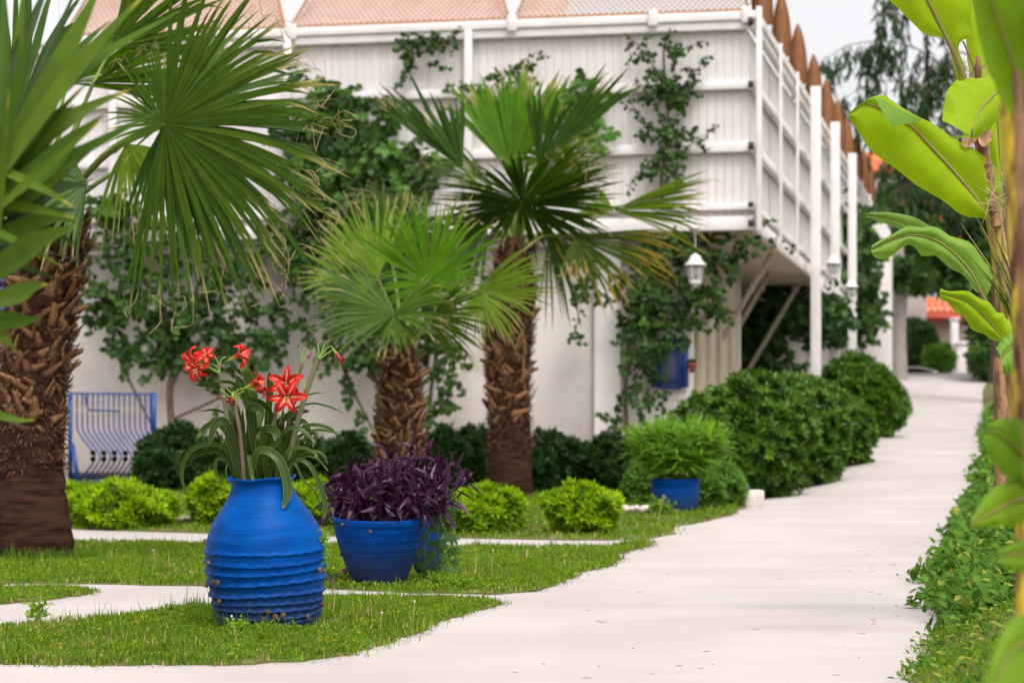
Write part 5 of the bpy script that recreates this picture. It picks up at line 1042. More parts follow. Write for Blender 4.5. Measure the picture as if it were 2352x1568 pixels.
def flower(cx, cy, R, f, mat='petal', dY=-.06, spread=1.0, rot=0, n=6, tube_=.55, label=None, w=.46, recurve=.25):
    c = q6(cx, cy, dY); R = R * kq * 1.12; f = nrm(np.array(f, float)); r0 = nrm(np.cross(f, [.1, .2, 1])); r1 = np.cross(f, r0)
    fl = None
    for i in range(n):
        a_ = rot + i * 2 * math.pi / n + RG.uniform(-.12, .12); rd = r0 * math.cos(a_) + r1 * math.sin(a_); sp = spread * RG.uniform(.85, 1.1); L = R * (1.0 if i % 2 else .93) * RG.uniform(.92, 1.06)
        pts = [c - f * R * tube_, c - f * R * .25 * tube_ * 2 * .6 + rd * R * .10, c + rd * L * .34 * sp + f * R * (.05 + .28 * (1 - sp)), c + rd * L * .72 * sp + f * R * (.10 + .6 * (1 - sp)), c + rd * L * 1.0 * sp + f * R * (.10 - recurve + .75 * (1 - sp)) + RG.normal(0, R * .04, 3)]
        cv = catmull(pts, 15); u = np.linspace(0, 1, 15); wd = R * w * (1.0 if i % 2 else .82) * np.maximum(.05, np.sin(np.clip((u - .0) / 1.0, 0, 1) ** 1.15 * math.pi) ** .75) ; wd[0] = R * .08
        b = MB(); nh = f + rd * -.4
        # five-wide petal with a raised keel and a wavy rim
        tg = nrm(np.gradient(cv, axis=0)); sd_ = nrm(np.cross(tg, nh)); oo = np.cross(sd_, tg); W5 = [-.5, -.27, 0, .27, .5]; V = []
        for j in range(15):
            for wv in W5: V.append(cv[j] + sd_[j] * wv * wd[j] + oo[j] * (abs(wv) * .45 * wd[j] + (.07 * R * math.sin(u[j] * 13 + i * 2 + (3 if wv > 0 else 0)) * abs(wv) * 2 * u[j])))
        g = np.arange(14)[:, None] * 5 + np.arange(4)[None]; Fc = np.stack([g, g + 1, g + 6, g + 5], -1).reshape(-1, 4); b.add(V, Fc, 0, t=np.repeat(u, 5), v=RG.random(), w=np.tile(W5, 15))
        if fl is None:
            fl = bpy.data.objects.new('flower', None); C.objects.link(fl); fl.parent = am; fl.location = Vector(c - ORG[am.name]); ORG[fl.name] = c
            if label: fl['label'] = label
        b.build('petal', M[mat], fl, smooth=True)
    b = MB()
    for i in range(6):
        a_ = i * 1.05; rd = r0 * math.cos(a_) * .14 + r1 * math.sin(a_) * .14 - np.array([0, 0, .10]); e = c + f * R * .35 + rd * R; b.tube(catmull([c - f * R * .3, c + f * R * .05 + rd * R * .4, e], 7), R * .012, 4); b.box(e, [R * .035, 0, 0], [0, R * .02, 0], [0, 0, R * .02])
    b.build('stamens', M['stamen'], fl); return fl
flower(175, 285, 165, (-.75, -.62, -.15), rot=.3, label='large open red flower facing left')
flower(285, 215, 110, (-.1, -.75, .55), rot=.9, dY=-.05, mat='petal'); flower(215, 330, 120, (-.55, -.6, -.45), rot=.1, dY=-.1)
flower(610, 205, 140, (.80, -.45, .35), rot=.5, spread=.80, tube_=1.15, dY=-.02, label='red flower seen from the side, opening to the right')
flower(760, 470, 130, (.85, -.35, .35), rot=.2, spread=.62, tube_=1.2, dY=-.09, label='half closed red flower leaning right'); flower(800, 545, 110, (.85, -.4, -.2), rot=.6, mat='petal_dark', spread=.55, tube_=1.3, dY=-.10)
flower(1035, 480, 160, (-.08, -.98, .12), rot=.55, dY=-.08, label='open red flower with yellow throat, upper of two'); flower(1045, 605, 165, (.05, -.98, -.1), rot=.1, dY=-.12, label='open red flower with yellow throat, lower of two')
flower(530, 620, 85, (-.15, -.5, -.8), rot=.5, mat='petal_dark', spread=.55, tube_=.9, dY=-.10, label='small wilting dark red flower hanging down')
flower(1525, 215, 110, (.55, -.3, -.75), rot=.5, mat='petal_dark', spread=.38, tube_=1.0, dY=-.03, w=.3, recurve=.05, label='withered dark red flower drooping on the right')
flower(1215, 560, 80, (.1, -.3, -.9), rot=.5, mat='petal_dark', spread=.30, tube_=1.5, dY=-.08, w=.22); flower(430, 600, 55, (-.95, -.3, -.1), mat='petal_dark', spread=.4, tube_=1.0, dY=-.09, w=.2)
flower(1270, 205, 60, (-.5, -.3, -.8), mat='petal_dark', spread=.3, tube_=1.2, dY=-.02, w=.2)

# ---- purple plant: about 290 single leaves on stems
pu = thing('purple_plant', 'dark purple leafed plant spilling over the bowl pot', 'plant', P(870, 1200, YB))
def leafmesh(seed, droop):
    r = np.random.default_rng(seed); n = 9; u = np.linspace(0, 1, n); cv = np.stack([u, r.uniform(-.08, .08) * np.sin(u * 3), -droop * u ** 2 + .18 * np.sin(u * 2.2)], 1)
    w = .24 * np.maximum(.02, np.sin(np.clip(u * .93 + .07, 0, 1) * math.pi) ** .75) * np.where(u < .2, .9, 1); b = MB(); b.strip(cv, w, [0, 0, 1], .75, v=r.random()); o = b.build('leaf', M['purple'], smooth=True); me = o.data; bpy.data.objects.remove(o); return me
PL = [leafmesh(i, d) for i, d in enumerate((.05, .2, .35, .5, .1, .3, .6))]
def place_leaf(me, parent, p, d, up, s, name='leaf', lim=None):
    d = nrm(d); y = nrm(np.cross(up, d)); z = np.cross(d, y); o = bpy.data.objects.new(name, me); C.objects.link(o); o.parent = parent; q = p - ORG[parent.name]
    o.matrix_local = Matrix(((d[0] * s, y[0] * s, z[0] * s, q[0]), (d[1] * s, y[1] * s, z[1] * s, q[1]), (d[2] * s, y[2] * s, z[2] * s, q[2]), (0, 0, 0, 1))); return o
w = MB(); cnt = 0; u7 = MB()
shoots = []
for k in range(62):
    # tips of shoots over the pot, higher on the right behind
    px = RG.uniform(772, 1030); top = np.interp(px, [760, 800, 850, 900, 950, 1000, 1040], [1120, 1095, 1080, 1050, 1035, 1050, 1100]); dY = RG.uniform(-.22, .30); py = top + RG.uniform(0, 1) ** 1.0 * (1180 - top) + (-dY * 30); shoots.append((px, min(py, 1188), dY))
shoots += [(1050, 1085, .05), (1070, 1105, .0), (1035, 1065, .1), (1045, 1150, -.1), (760, 1150, -.05), (765, 1120, .1), (750, 1175, -.1), (1020, 1170, -.2), (900, 1035, .2), (950, 1030, .25), (830, 1085, .1)]
for (px, py, dY) in shoots:
    tip = P(px, py, YB + .05 + dY); root = P(870 + (px - 870) * .55, 1200, YB + dY * .5); out = nrm(np.array([(px - 880) / 130., (dY - .05) * 2 - .25, .75 - max(0, (py - 1120) / 80.)])); cv = catmull([root, (root + tip) / 2 + [0, 0, .02], tip], 8); w.tube(cv, .0045, 5, cap=False)
    for j in range(6):
        a_ = j * 2.4 + RG.uniform(0, .8); side = nrm(np.cross(out, [0.2, 1, .3])); s2 = np.cross(out, side); ld = out * RG.uniform(.25, 1.1) + side * math.cos(a_) * .8 + s2 * math.sin(a_) * .8; s = RG.uniform(.065, .125); pos = cv[-1 - j // 2] + RG.normal(0, .006, 3)
        up = np.array([0, -.3, 1.]) + RG.normal(0, .3, 3)
        if cnt < 292 and j < 5: place_leaf(PL[RG.integers(0, 7)], pu, pos, ld, up, s); cnt += 1
        else: u7.scatter(pos[None], nrm(ld)[None], up[None], s, s * .26, LV, LF)
n_ = 420; px = RG.uniform(775, 1030, n_); py = RG.uniform(1075, 1195, n_); top = np.interp(px, [760, 800, 850, 900, 950, 1000, 1040], [1135, 1110, 1095, 1065, 1050, 1070, 1120]); py = np.maximum(py, top + 10); dY = RG.uniform(-.15, .3, n_); Yv = YB + dY
pos = np.column_stack([(px - CX) * Yv / F, Yv, ZC - (py - HY) * Yv / F]); u7.scatter(pos, RG.normal(0, .7, (n_, 3)) + [0, -.1, .6], RG.normal(0, 1, (n_, 3)), RG.uniform(.06, .11, n_), .024, LV, LF)
u7.build('foliage', M['purple'], pu, kind='stuff'); w.build('stem', M['purple'], pu, smooth=True)
# small fallen bits of it on the lawn
for (px, py) in ((1172 - 380, 1330), (760, 1335)):
    t = thing('purple_sprig', 'purple sprig in the grass left of the bowl pot' if px > 770 else 'purple sprig in the grass just right of the jar', 'plant', P(px, py, 11.2), 'purple sprigs in the grass')
    for j in range(6): place_leaf(PL[j], t, P(px, py, 11.2) + [0, 0, .02], RG.normal(0, 1, 3) + [0, 0, .3], np.array([0, 0, 1.]), .05)

# ---- creeper over the pot behind
cr_ = thing('creeper', 'green creeper with five part leaves trailing down the pot behind the bowl', 'climbing plant', P(990, 1200, 11.95)); w = MB()
strands = [[(985, 1165), (1000, 1190), (1006, 1240), (998, 1290), (985, 1320)], [(975, 1175), (985, 1220), (975, 1265), (985, 1300)], [(995, 1170), (1018, 1185), (1028, 1220), (1022, 1260)], [(1010, 1185), (1030, 1240), (1034, 1275), (1028, 1300)], [(990, 1160), (1010, 1150), (1025, 1165)]]
q, f = rosette(5, .25, 9); qm = np.array(q); 
cm = MB(); tmpl = []
for i, a_ in enumerate((-1.2, -.6, 0, .6, 1.2)):
    d = np.array([math.cos(a_), math.sin(a_), -.25]); s_len = (.7, .9, 1.0, .9, .7)[i]; sd_ = nrm(np.cross(d, [0, 0, 1])); pts = np.array([d * u * s_len + [0, 0, .12 * math.sin(u * 3)] for u in np.linspace(0, 1, 7)]); cm.strip(pts, .36 * s_len * np.maximum(.05, np.sin(np.linspace(.05, 1, 7) ** 1.2 * math.pi)), [0, 0, 1], .3, v=.4 + .1 * i)
_o = cm.build('leaf', M['creeper'], smooth=True); CLEAF = _o.data; bpy.data.objects.remove(_o)
for sdx, sp in enumerate(strands):
    cv = catmull([P(x, y, 11.85 - .05 * sdx) for x, y in sp], 24); w.tube(cv, .0022, 5, cap=False)
    for j in range(2, 24, 3):
        side = 1 if j % 2 else -1; p = cv[j] + np.array([side * .018, -.02, -.004]); w.tube(np.array([cv[j], p]), .0012, 4, cap=False); place_leaf(CLEAF, cr_, p, np.array([side * RG.uniform(.1, .9), -.3, -.8]), np.array([RG.normal(0, .3), -1, .4]), RG.uniform(.035, .058))
w.build('stem', M['pedicel'], cr_, smooth=True)

# ---- sedge in the tub pot
cy = thing('sedge', 'bright green umbrella sedge filling the blue tub pot', 'plant', P(1551, 1095, y3))
shm = []
for sd in range(5):
    r = np.random.default_rng(40 + sd); b = MB(); b.tube(catmull([[0, 0, 0], [.02, 0, .5], [0, 0, 1]], 8), .006, 4, cap=False)
    for j in range(11):
        a_ = j * 2.4 + r.uniform(0, .6); e = r.uniform(.1, 1.4); d = np.array([math.cos(a_) * math.cos(e), math.sin(a_) * math.cos(e), math.sin(e)]); z0 = 1 - .028 * (j // 3) * r.uniform(.3, 2); l = r.uniform(.34, .62)
        u = np.linspace(0, 1, 7)[:, None]; pts = np.array([0, 0, z0]) + d * l * u + np.array([0, 0, -1]) * l * .16 * u * u; b.strip(pts, .040 * np.maximum(.04, np.sin((.12 + .88 * u[:, 0]) * math.pi)) , np.cross(d, [math.sin(a_), -math.cos(a_), 0]) + [0, 0, .01], .4, v=r.random())
    o = b.build('shoot', M['cyperus'], smooth=True); shm.append(o.data); bpy.data.objects.remove(o)
for k in range(240):
    a_ = RG.uniform(0, 6.28); r = math.sqrt(RG.random()); lean = np.array([math.cos(a_) * r * .75, math.sin(a_) * r * .45, 1.]); L = RG.uniform(.09, .46) * (1 - .12 * r); root = P(1551, 1098, y3) + np.array([math.cos(a_) * r * .165, math.sin(a_) * r * .165, 0])
    place_leaf(shm[k % 5], cy, root, np.array([1, 0, 0]) - lean * 0, lean, 1) if False else None
    z = nrm(lean); x = nrm(np.cross([math.sin(k), math.cos(k), 0], z)); y = np.cross(z, x); o = bpy.data.objects.new('shoot', shm[k % 5]); C.objects.link(o); o.parent = cy; qv = root - ORG[cy.name]; s1 = .42; o.matrix_local = Matrix(((x[0] * s1, y[0] * s1, z[0] * L, qv[0]), (x[1] * s1, y[1] * s1, z[1] * L, qv[1]), (x[2] * s1, y[2] * s1, z[2] * L, qv[2]), (0, 0, 0, 1)))

# ---- snails
b = MB(); th = np.linspace(0, 5.2 * math.pi, 70); dec = np.exp(-th * .115); pts = np.stack([dec * np.cos(th) * .55, -.30 * (1 - dec) * 1.4, dec * np.sin(th) * .55], 1); b.tube(pts, .50 * dec + .02, 12); 
_o = b.build('shell', M['shell'], smooth=True); SNM = _o.data; bpy.data.objects.remove(_o)
def snail(p, nrm_, s, ang, lab, grp):
    t = thing('snail', lab, 'snail', p, grp); z = nrm(nrm_); x = nrm(np.cross([0.01, 0, 1], z)); y = np.cross(z, x); o = bpy.data.objects.new('shell', SNM); C.objects.link(o); o.parent = t; c, s2 = math.cos(ang), math.sin(ang); X = x * c + y * s2; Z = -x * s2 + y * c
    Yv = -z; o.matrix_local = Matrix(((X[0] * s, Yv[0] * s, Z[0] * s, 0), (X[1] * s, Yv[1] * s, Z[1] * s, 0), (X[2] * s, Yv[2] * s, Z[2] * s, 0), (0, 0, 0, 1)))
    return t
SN = [(235, 1150, 'on the upper ridges at the jar left side'), (215, 1048, 'sticking out from the jar left outline, highest of all'), (262, 1238, 'left one of a touching pair on the jar left side'), (286, 1239, 'right one of a touching pair on the jar left side'), (216, 1262, 'peeking past the jar left outline below the pair'), (290, 1340, 'alone on a ridge low on the jar left side'),
      (778, 1210, 'high on the jar right side beside the creeping weed'), (538, 1385, 'topmost of the cluster near the jar foot'), (515, 1422, 'leftmost of the cluster near the jar foot'), (566, 1415, 'pale and upright, in the middle of the cluster near the jar foot'), (605, 1412, 'rightmost of the cluster near the jar foot'),
      (720, 1435, 'dark, low on the jar right side'), (783, 1385, 'sticking out from the jar right outline low down'), (440, 1470, 'dark, among weeds at the front of the jar foot'), (272, 1455, 'dark, at the left corner of the jar foot')]
for i, (x, y, lab) in enumerate(SN):
    lp = on_jar(x, y); n_ = Vector((lp.x, lp.y, 0)).normalized(); pw = JM @ (lp + n_ * .003); nw = JM.to_3x3() @ n_; snail(np.array(pw), np.array(nw), .0125 * (1.1 if i % 3 == 0 else .95), i * 1.3, 'brown banded snail ' + lab, 'snails on the blue jar')
for i, (x, y, lab) in enumerate(((230, 598, 'on the bowl pot rim, left of centre'), (373, 620, 'under the bowl pot rim in the middle'), (618, 607, 'at the right end of the bowl pot rim'), (202, 758, 'on the left outline of the bowl pot'))):
    r = float(np.interp(-y, [-930, -880, -760, -670, -606, -590, -570], [118, 140, 186, 214, 227, 231, 229])) * kb + .004; x_ = (x - 401) * kb; x_ = max(-r * .98, min(r * .98, x_)); lp = Vector((x_, -math.sqrt(r * r - x_ * x_), H_(y))); n_ = Vector((lp.x, lp.y, 0)).normalized(); pw = PM @ lp; snail(np.array(pw), np.array(n_), .0105, i * 1.7, 'brown snail ' + lab, 'snails on the bowl pot')

# ---- weeds
def weed(name, label, px, py, Y, h, n, leaf, mat, spread=.5, group=None, rose=True):
    p0 = P(px, py, Y); p0[2] = float(ground(p0[0], p0[1])) + .01; t = thing(name, label, 'weed', p0, group); b = MB(); w = MB(); q, f = rosette(5, .6, 4)
    for k in range(n):
        e = p0 + np.array([RG.normal(0, spread * h * .6), RG.normal(0, spread * h * .4), h * RG.uniform(.45, 1.05)]); cv = catmull([p0, (p0 + e) / 2 + RG.normal(0, h * .08, 3), e], 7); w.tube(cv, .0012, 4, cap=False)
        for j in (3, 4, 5, 6):
            m = 2; pos = np.repeat(cv[j][None], m, 0) + RG.normal(0, leaf * .4, (m, 3)); d = RG.normal(0, .7, (m, 3)) + [0, -.4, .4]
            if rose: b.scatter(pos, d, RG.normal(0, 1, (m, 3)), leaf, leaf, q, f)
            else: b.scatter(pos, d, RG.normal(0, 1, (m, 3)), leaf, leaf * .4, LV, LF)
    b.build('foliage', M[mat], t, kind='stuff'); w.build('stem', M['pedicel'], t); return t
weed('lobed_weed', 'lime green lobed weed standing before the jar foot', 537, 1440, 8.72, .062, 9, .013, 'weedlime', .55)
weed('leafy_weed', 'dark dandelion-like weed at the left on the front lawn edge', 92, 1432, 9.25, .075, 9, .035, 'weed', .9, rose=False)
weed('leafy_weed', 'small weed tuft left of the jar at the lawn edge', 395, 1400, 9.4, .05, 6, .012, 'weed', .8)
weed('leafy_weed', 'low leafy weed at the right foot of the jar', 660, 1448, 8.7, .035, 12, .024, 'weed', 1.6, rose=False)
weed('leafy_weed', 'grey green weed at the front foot of the jar', 600, 1450, 8.7, .035, 12, .018, 'weed', 1.6)
weed('leafy_weed', 'clump of bushy weed at the foot of the bowl pot, right side', 1010, 1335, 11.3, .06, 12, .02, 'weed', 1.2)
weed('leafy_weed', 'bushy weed before the blue tub pot', 1520, 1180, 19.2, .12, 14, .035, 'weed', .9)
weed('leafy_weed', 'weed with round leaves at the tip of the middle lawn', 1050, 1362, 11.1, .05, 14, .02, 'weed', 1.5)
# creeping weed up the right side of the jar
t = thing('creeping_weed', 'fine leafed weed climbing the right side of the blue jar', 'weed', P(742, 1290, 9.2)); b = MB(); w = MB(); cvs = [[(738, 1300), (748, 1260), (742, 1225)], [(742, 1290), (735, 1250), (748, 1235)]]; q, f = rosette(5, .6, 4)
for sp in cvs:
    cv = catmull([P(x, y, 8.93) for x, y in sp], 14); w.tube(cv, .0012, 4); pos = np.repeat(cv, 4, 0) + RG.normal(0, .008, (56, 3)); b.scatter(pos, RG.normal(0, 1, (56, 3)) + [0, -.5, 0], RG.normal(0, 1, (56, 3)), .011, .011, q, f)
b.build('foliage', M['weedlime'], t, kind='stuff'); w.build('stem', M['pedicel'], t)
for (px, py, Y, h, lab) in ((546, 1440, 8.3, .12, 'tan grass stalk bending in front of the jar'), (1128, 1330, 12.0, .15, 'tall tan seed stalk on the middle lawn, right one of two'), (1092, 1330, 12.1, .10, 'short seed stalk with white head on the middle lawn'), (1512, 1215, 18.0, .22, 'bent tan stalk between dome shrub and tub pot'),
                           (948, 1410, 9.0, .10, 'thin dry stalk on the front lawn right of the jar'), (873, 1440, 8.7, .09, 'white headed stalk on the front lawn right of the jar'), (357, 1290, 13.2, .10, 'pale dry stalk on the lawn beside the big palm trunk')):
    p = P(px, py, Y); p[2] = float(ground(p[0], p[1])); t = thing('seed_stalk', lab, 'stalk', p, 'dry seed stalks in the lawn'); b = MB(); lean = RG.uniform(-.2, .2); cv = catmull([p, p + [lean * h * .5, 0, h * .6], p + [lean * h, 0, h]], 8); b.tube(cv, .0016 * Y / 9, 5); b.build('stalk', M['dry'], t)
    b = MB(); b.lathe([(0, -.004), (.004, 0), (.003, .006), (0, .008)], 8, c=cv[-1]); b.build('head', M['wflower'], t)
b = MB(); n_ = 420; ang = RG.uniform(0, 6.28, n_); X = X0_ = (78 - CX) * 14.0 / F + np.cos(ang) * RG.uniform(.22, .42, n_); Y = 14.0 - np.abs(np.sin(ang)) * RG.uniform(.22, .40, n_); pos = np.column_stack([X, Y, ground(X, Y)]); b.scatter(pos, np.column_stack([RG.normal(0, .3, n_), RG.normal(-.1, .2, n_), np.ones(n_)]), RG.normal(0, 1, (n_, 3)), RG.uniform(.08, .2, n_), .006, GB, np.array([[0, 1, 3, 2], [2, 3, 4, 4]])[:1]); tag(b.build('grass', M['grass_dk']), 'longer soft grass round the foot of the big palm trunk', kind='stuff')
b = MB(); n_ = 120; ang = RG.uniform(math.pi * .85, 2.15 * math.pi, n_); X = P(608, 1440, 9.0)[0] + np.cos(ang) * RG.uniform(.18, .26, n_); Y = 9.0 + np.sin(ang) * RG.uniform(.19, .25, n_); pos = np.column_stack([X, Y, ground(X, Y) + .01]); d = np.column_stack([RG.normal(-.2, .5, n_), RG.normal(-.1, .2, n_), np.ones(n_)]); h = np.where(X < -.85, RG.uniform(.05, .15, n_), RG.uniform(.02, .05, n_)); b.scatter(pos, d, RG.normal(0, 1, (n_, 3)), h, .0035, GB, np.array([[0, 1, 3, 2]])); b.scatter(pos, d, RG.normal(0, 1, (n_, 3)), h, .0035, GB, np.array([[2, 3, 4]])); tag(b.build('grass', M['grass_dk']), 'taller grass blades round the foot of the blue jar', kind='stuff')
# little white stones by the far lawn
b = MB()
for k in range(26):
    px = RG.uniform(385, 440) if k < 10 else RG.uniform(1425, 1500); py = 1206 if k < 10 else 1181 + RG.uniform(-2, 3); X, Y = gp(px, py); b.lathe([(0, -.02), (.03, 0), (.025, .025), (0, .035)], 6, c=(X, Y, float(ground(X, Y)) + .04))
tag(b.build('pebbles', M['stone']), 'small white pebbles lining the far lawn', kind='stuff')

# ================================================================== the planted bed on the right
poly = np.array([(1.245, 7.5), (1.60, 9.1), (2.05, 12), (2.50, 14), (3.75, 20), (5.0, 26), (6.0, 30), (7.2, 36), (8.8, 44), (12, 44), (9, 30), (5.4, 16), (3.2, 9), (2.4, 5.5), (.95, 5.5)])
def edge_x(Y): return np.interp(Y, [r[0] for r in REDGE], [r[1] for r in REDGE])
def bedh(X, Y): d = np.clip(X - edge_x(Y), 0, 5); return ground(X, Y) + (.02 + .34 * (1 - np.exp(-d / .55))) * (1 + .18 * np.sin(X * 7 + Y * 3) * np.cos(Y * 2.1))
ys = np.linspace(1.5, 60, 160); us = np.linspace(0, 1, 14); YY, UU = np.meshgrid(ys, us, indexing='ij'); XX = edge_x(YY) + .02 + UU ** 2 * 9; b = MB(); V = np.stack([XX, YY, bedh(XX, YY) - .03], -1).reshape(-1, 3); i, j = np.meshgrid(np.arange(159), np.arange(13), indexing='ij'); a = (i * 14 + j).ravel(); b.add(V, np.stack([a, a + 1, a + 15, a + 14], 1)); tag(b.build('soil_bed', M['lawnsoil'], smooth=True), kind='structure')
b = MB()
for y0, y1, n_, sz in ((3.2, 5.4, 1500, .030), (5.4, 8.9, 6500, .030), (8.4, 14, 10500, .048), (14, 22, 6500, .065), (22, 44, 6000, .10)):
    Y = RG.uniform(y0, y1, n_); X = edge_x(Y) + RG.random(n_) ** 1.3 * 1.8 + RG.normal(0, .03, n_) + .02 + np.clip(11 - Y, 0, 4) * .006 + .05 * np.sin(Y * 3) + .04 * np.sin(Y * 7.3); px = CX + X * F / Y; k = px < 2420; X = X[k]; Y = Y[k]; m = len(X)
    near = Y < 8.4; s = sz * RG.uniform(.5, 1.35, m); pos = np.column_stack([X, Y, bedh(X, Y) + RG.uniform(-.02, .05, m) * (sz / .05)]); d = np.column_stack([RG.normal(-.3, .7, m), RG.normal(-.3, .7, m), RG.normal(.35, .4, m)]); up = np.column_stack([RG.normal(-.2, .4, m), RG.normal(-.6, .3, m), np.ones(m)])
    wv = np.where(near, .35, .62); yl = RG.random(m) < np.where(near, .25, .07) 
    for mi, sel in ((0, ~yl), (1, yl)): b.scatter(pos[sel], d[sel], up[sel], s[sel], s[sel] * wv[sel], LV, LF, mi)
tag(b.build('ground_cover', [M['gcover'], M['gcover_y']]), 'low leafy ground cover spilling onto the path edge', kind='stuff')
b = MB(); n_ = 5200; Y = RG.uniform(6.2, 8.8, n_); X = edge_x(Y) + RG.random(n_) * .75 - .02 + .03 * np.sin(Y * 9); pos = np.column_stack([X, Y, bedh(X, Y)]); b.scatter(pos, np.column_stack([RG.normal(-.2, .6, n_), RG.normal(0, .5, n_), np.ones(n_)]), RG.normal(0, 1, (n_, 3)), RG.uniform(.02, .055, n_), .004, GB, np.array([[0, 1, 3, 2]])); tag(b.build('grass', M['grass']), 'fine grass at the near end of the planted bed', kind='stuff')
for k, (pts, lab) in enumerate((([(2190, 1350), (2150, 1358), (2125, 1352), (2098, 1355)], 'leafy runner reaching farthest over the path, lower one'), ([(2215, 1262), (2180, 1264), (2160, 1262)], 'short leafy runner on the path near the fine grass'), ([(2240, 1210), (2205, 1212), (2175, 1203)], 'thin runner with two leaves, highest on the path edge'), ([(2200, 1388), (2165, 1392), (2150, 1385)], 'leafy runner just below the longest one'))):
    q3 = []
    for x, y in pts: X, Y = gp(x, y); q3.append([X, Y, float(ground(X, Y)) + .02 + .01 * RG.random()])
    t = thing('runner', lab, 'plant', q3[0], 'leafy runners creeping over the path'); cv = catmull(q3, 16); w = MB(); w.tube(cv, .0016, 5); w.build('stem', M['brownstalk'], t)
    for j in range(1, 16, 2):
        place_leaf(CLEAF if False else PL[0], t, cv[j] + [0, 0, .004], np.array([RG.normal(-.3, .5), (-1) ** j * .6, .5]), np.array([0, -.4, 1.]), .0 + .001) if False else None
        b = MB(); d = nrm(np.array([RG.normal(-.3, .5), (-1) ** (j // 2) * .7, .6])); b.scatter(cv[j][None], d[None], np.array([[0, -.5, 1.]]), .042 * RG.uniform(.7, 1.2), .03, LV, LF); b.build('leaf', M['gcover'], t)

# ================================================================== banana plants
def bleaf(plant, mid, up_, lo, Y0, Y1, mats=('banana', 'banana_top'), rib=.009, n=26, wave=.01, bow=.04, label=None, mi=0, name='leaf', ribmat='banana_rib', ribl=1.0):
    k = len(mid); md = catmull([P(x, y, Y0 + (Y1 - Y0) * i / (k - 1)) for i, (x, y) in enumerate(mid)], n)
    def side(e, s): kk = len(e); return catmull([P(x, y, Y0 + (Y1 - Y0) * i / (kk - 1) + s) for i, (x, y) in enumerate(e)], n)
    U, L_ = side(up_, bow), side(lo, bow); b = MB(); m = 7; rows = []; ph = RG.uniform(0, 6); fv = RG.random()
    for i in range(n):
        r = []
        for j in range(-m, m + 1):
            e = U[i] if j < 0 else L_[i]; u = abs(j) / m; p = md[i] * (1 - u) + e * u; p = p + np.array([0, 1, 0]) * (-bow * .9 * math.sin(u * math.pi * .8)) + np.array([0, -1, .25]) * wave * math.sin(i * 1.1 + ph + (2 if j < 0 else 0)) * u * u + np.array([0, -1, 0]) * wave * .35 * math.sin(i * 2.7 + ph * 2) * u
            r.append(p)
        rows.append(r)
    V = np.array(rows).reshape(-1, 3); c = 2 * m + 1; g = np.arange(n - 1)[:, None] * c + np.arange(c - 1)[None]; Fc = np.stack([g, g + 1, g + c + 1, g + c], -1).reshape(-1, 4)
    b.add(V, Fc, mi, t=np.repeat(np.linspace(0, 1, n), c), v=fv, w=np.tile(np.linspace(-.5, .5, c), n)); o = b.build(name, [M[x] for x in mats], plant, smooth=True, label=label)
    s = MB(); s.tube(md[:int(n * ribl)] + [0, -.006, 0], np.linspace(rib, rib * .25, n)[:int(n * ribl)], 8); s.build('midrib', M[ribmat], o, smooth=True); return o
YN = 9.2
bn = thing('banana_plant', 'banana plant with large bright yellow green leaves at the path side', 'banana plant', P(2345, 1240, YN + .3))
bleaf(bn, [(2292, 535), (2240, 455), (2185, 388), (2135, 335), (2085, 285), (1990, 238), (1948, 262)], [(2302, 505), (2300, 440), (2285, 385), (2240, 350), (2175, 308), (2120, 277), (2050, 235), (2008, 222), (1950, 262)], [(2285, 535), (2262, 508), (2205, 492), (2130, 442), (2050, 388), (1985, 330), (1948, 270)], YN + .05, YN - .1, label='largest banana leaf, backlit glow put into its colour, with a folded flap at its tip', rib=.0095, ribl=.86)
b = MB(); fl = [P(2008, 221, YN - .13), P(2120, 277, YN - .10), P(2086, 262, YN - .15), P(2050, 291, YN - .17), P(2030, 262, YN - .17)]
b.add(fl, [[0, 2, 4], [2, 3, 4], [0, 1, 2], [2, 1, 3]], t=[0, .9, .5, .6, .3], v=.2); fo = b.build('leaf_flap', M['banana_top'], bn, label='dark folded over flap of the largest leaf')
bleaf(bn, [(2230, 230), (2208, 165), (2182, 105), (2150, 40), (2115, -30), (2080, -110)], [(2222, 235), (2195, 190), (2178, 110), (2155, 88), (2110, 75), (2065, 22), (2005, -25), (1960, -110)], [(2232, 235), (2215, 170), (2200, 105), (2228, 85), (2222, 30), (2220, -40), (2190, -110)], YN - .05, YN - .2, rib=.014, label='banana leaf reaching up out of the frame, thick pale midrib', ribmat='banana_rib')
bleaf(bn, [(2300, 420), (2292, 280), (2268, 130), (2240, 20), (2220, -80)], [(2288, 430), (2255, 290), (2222, 150), (2212, 20), (2205, -80)], [(2310, 420), (2330, 250), (2310, 100), (2280, 20), (2260, -80)], YN + .5, YN + .6, rib=.006)
bleaf(bn, [(2340, 165), (2285, 215), (2245, 262), (2234, 318)], [(2300, 165), (2235, 182), (2195, 188), (2172, 215), (2160, 282)], [(2345, 215), (2300, 268), (2265, 300), (2238, 318), (2175, 316)], YN - .9, YN - 1.2, mats=('banana', 'banana'), rib=.005, wave=.012)
bleaf(bn, [(2250, 665), (2205, 592), (2140, 545), (2065, 510), (1985, 493)], [(2262, 640), (2220, 575), (2150, 528), (2070, 492), (1985, 490)], [(2240, 660), (2190, 600), (2120, 560), (2050, 522), (1988, 500)], YN + .1, YN + .25, mats=('banana_top', 'banana'), rib=.005, wave=.006)
bleaf(bn, [(2262, 690), (2222, 615), (2160, 558), (2100, 540), (2050, 550), (1998, 575)], [(2278, 640), (2245, 578), (2180, 539), (2116, 520), (2062, 530), (1998, 568)], [(2240, 668), (2200, 628), (2150, 594), (2112, 584), (2080, 562), (2040, 594), (2000, 588)], YN + .0, YN - .1, mats=('banana_top', 'banana'), rib=.006, wave=.016)
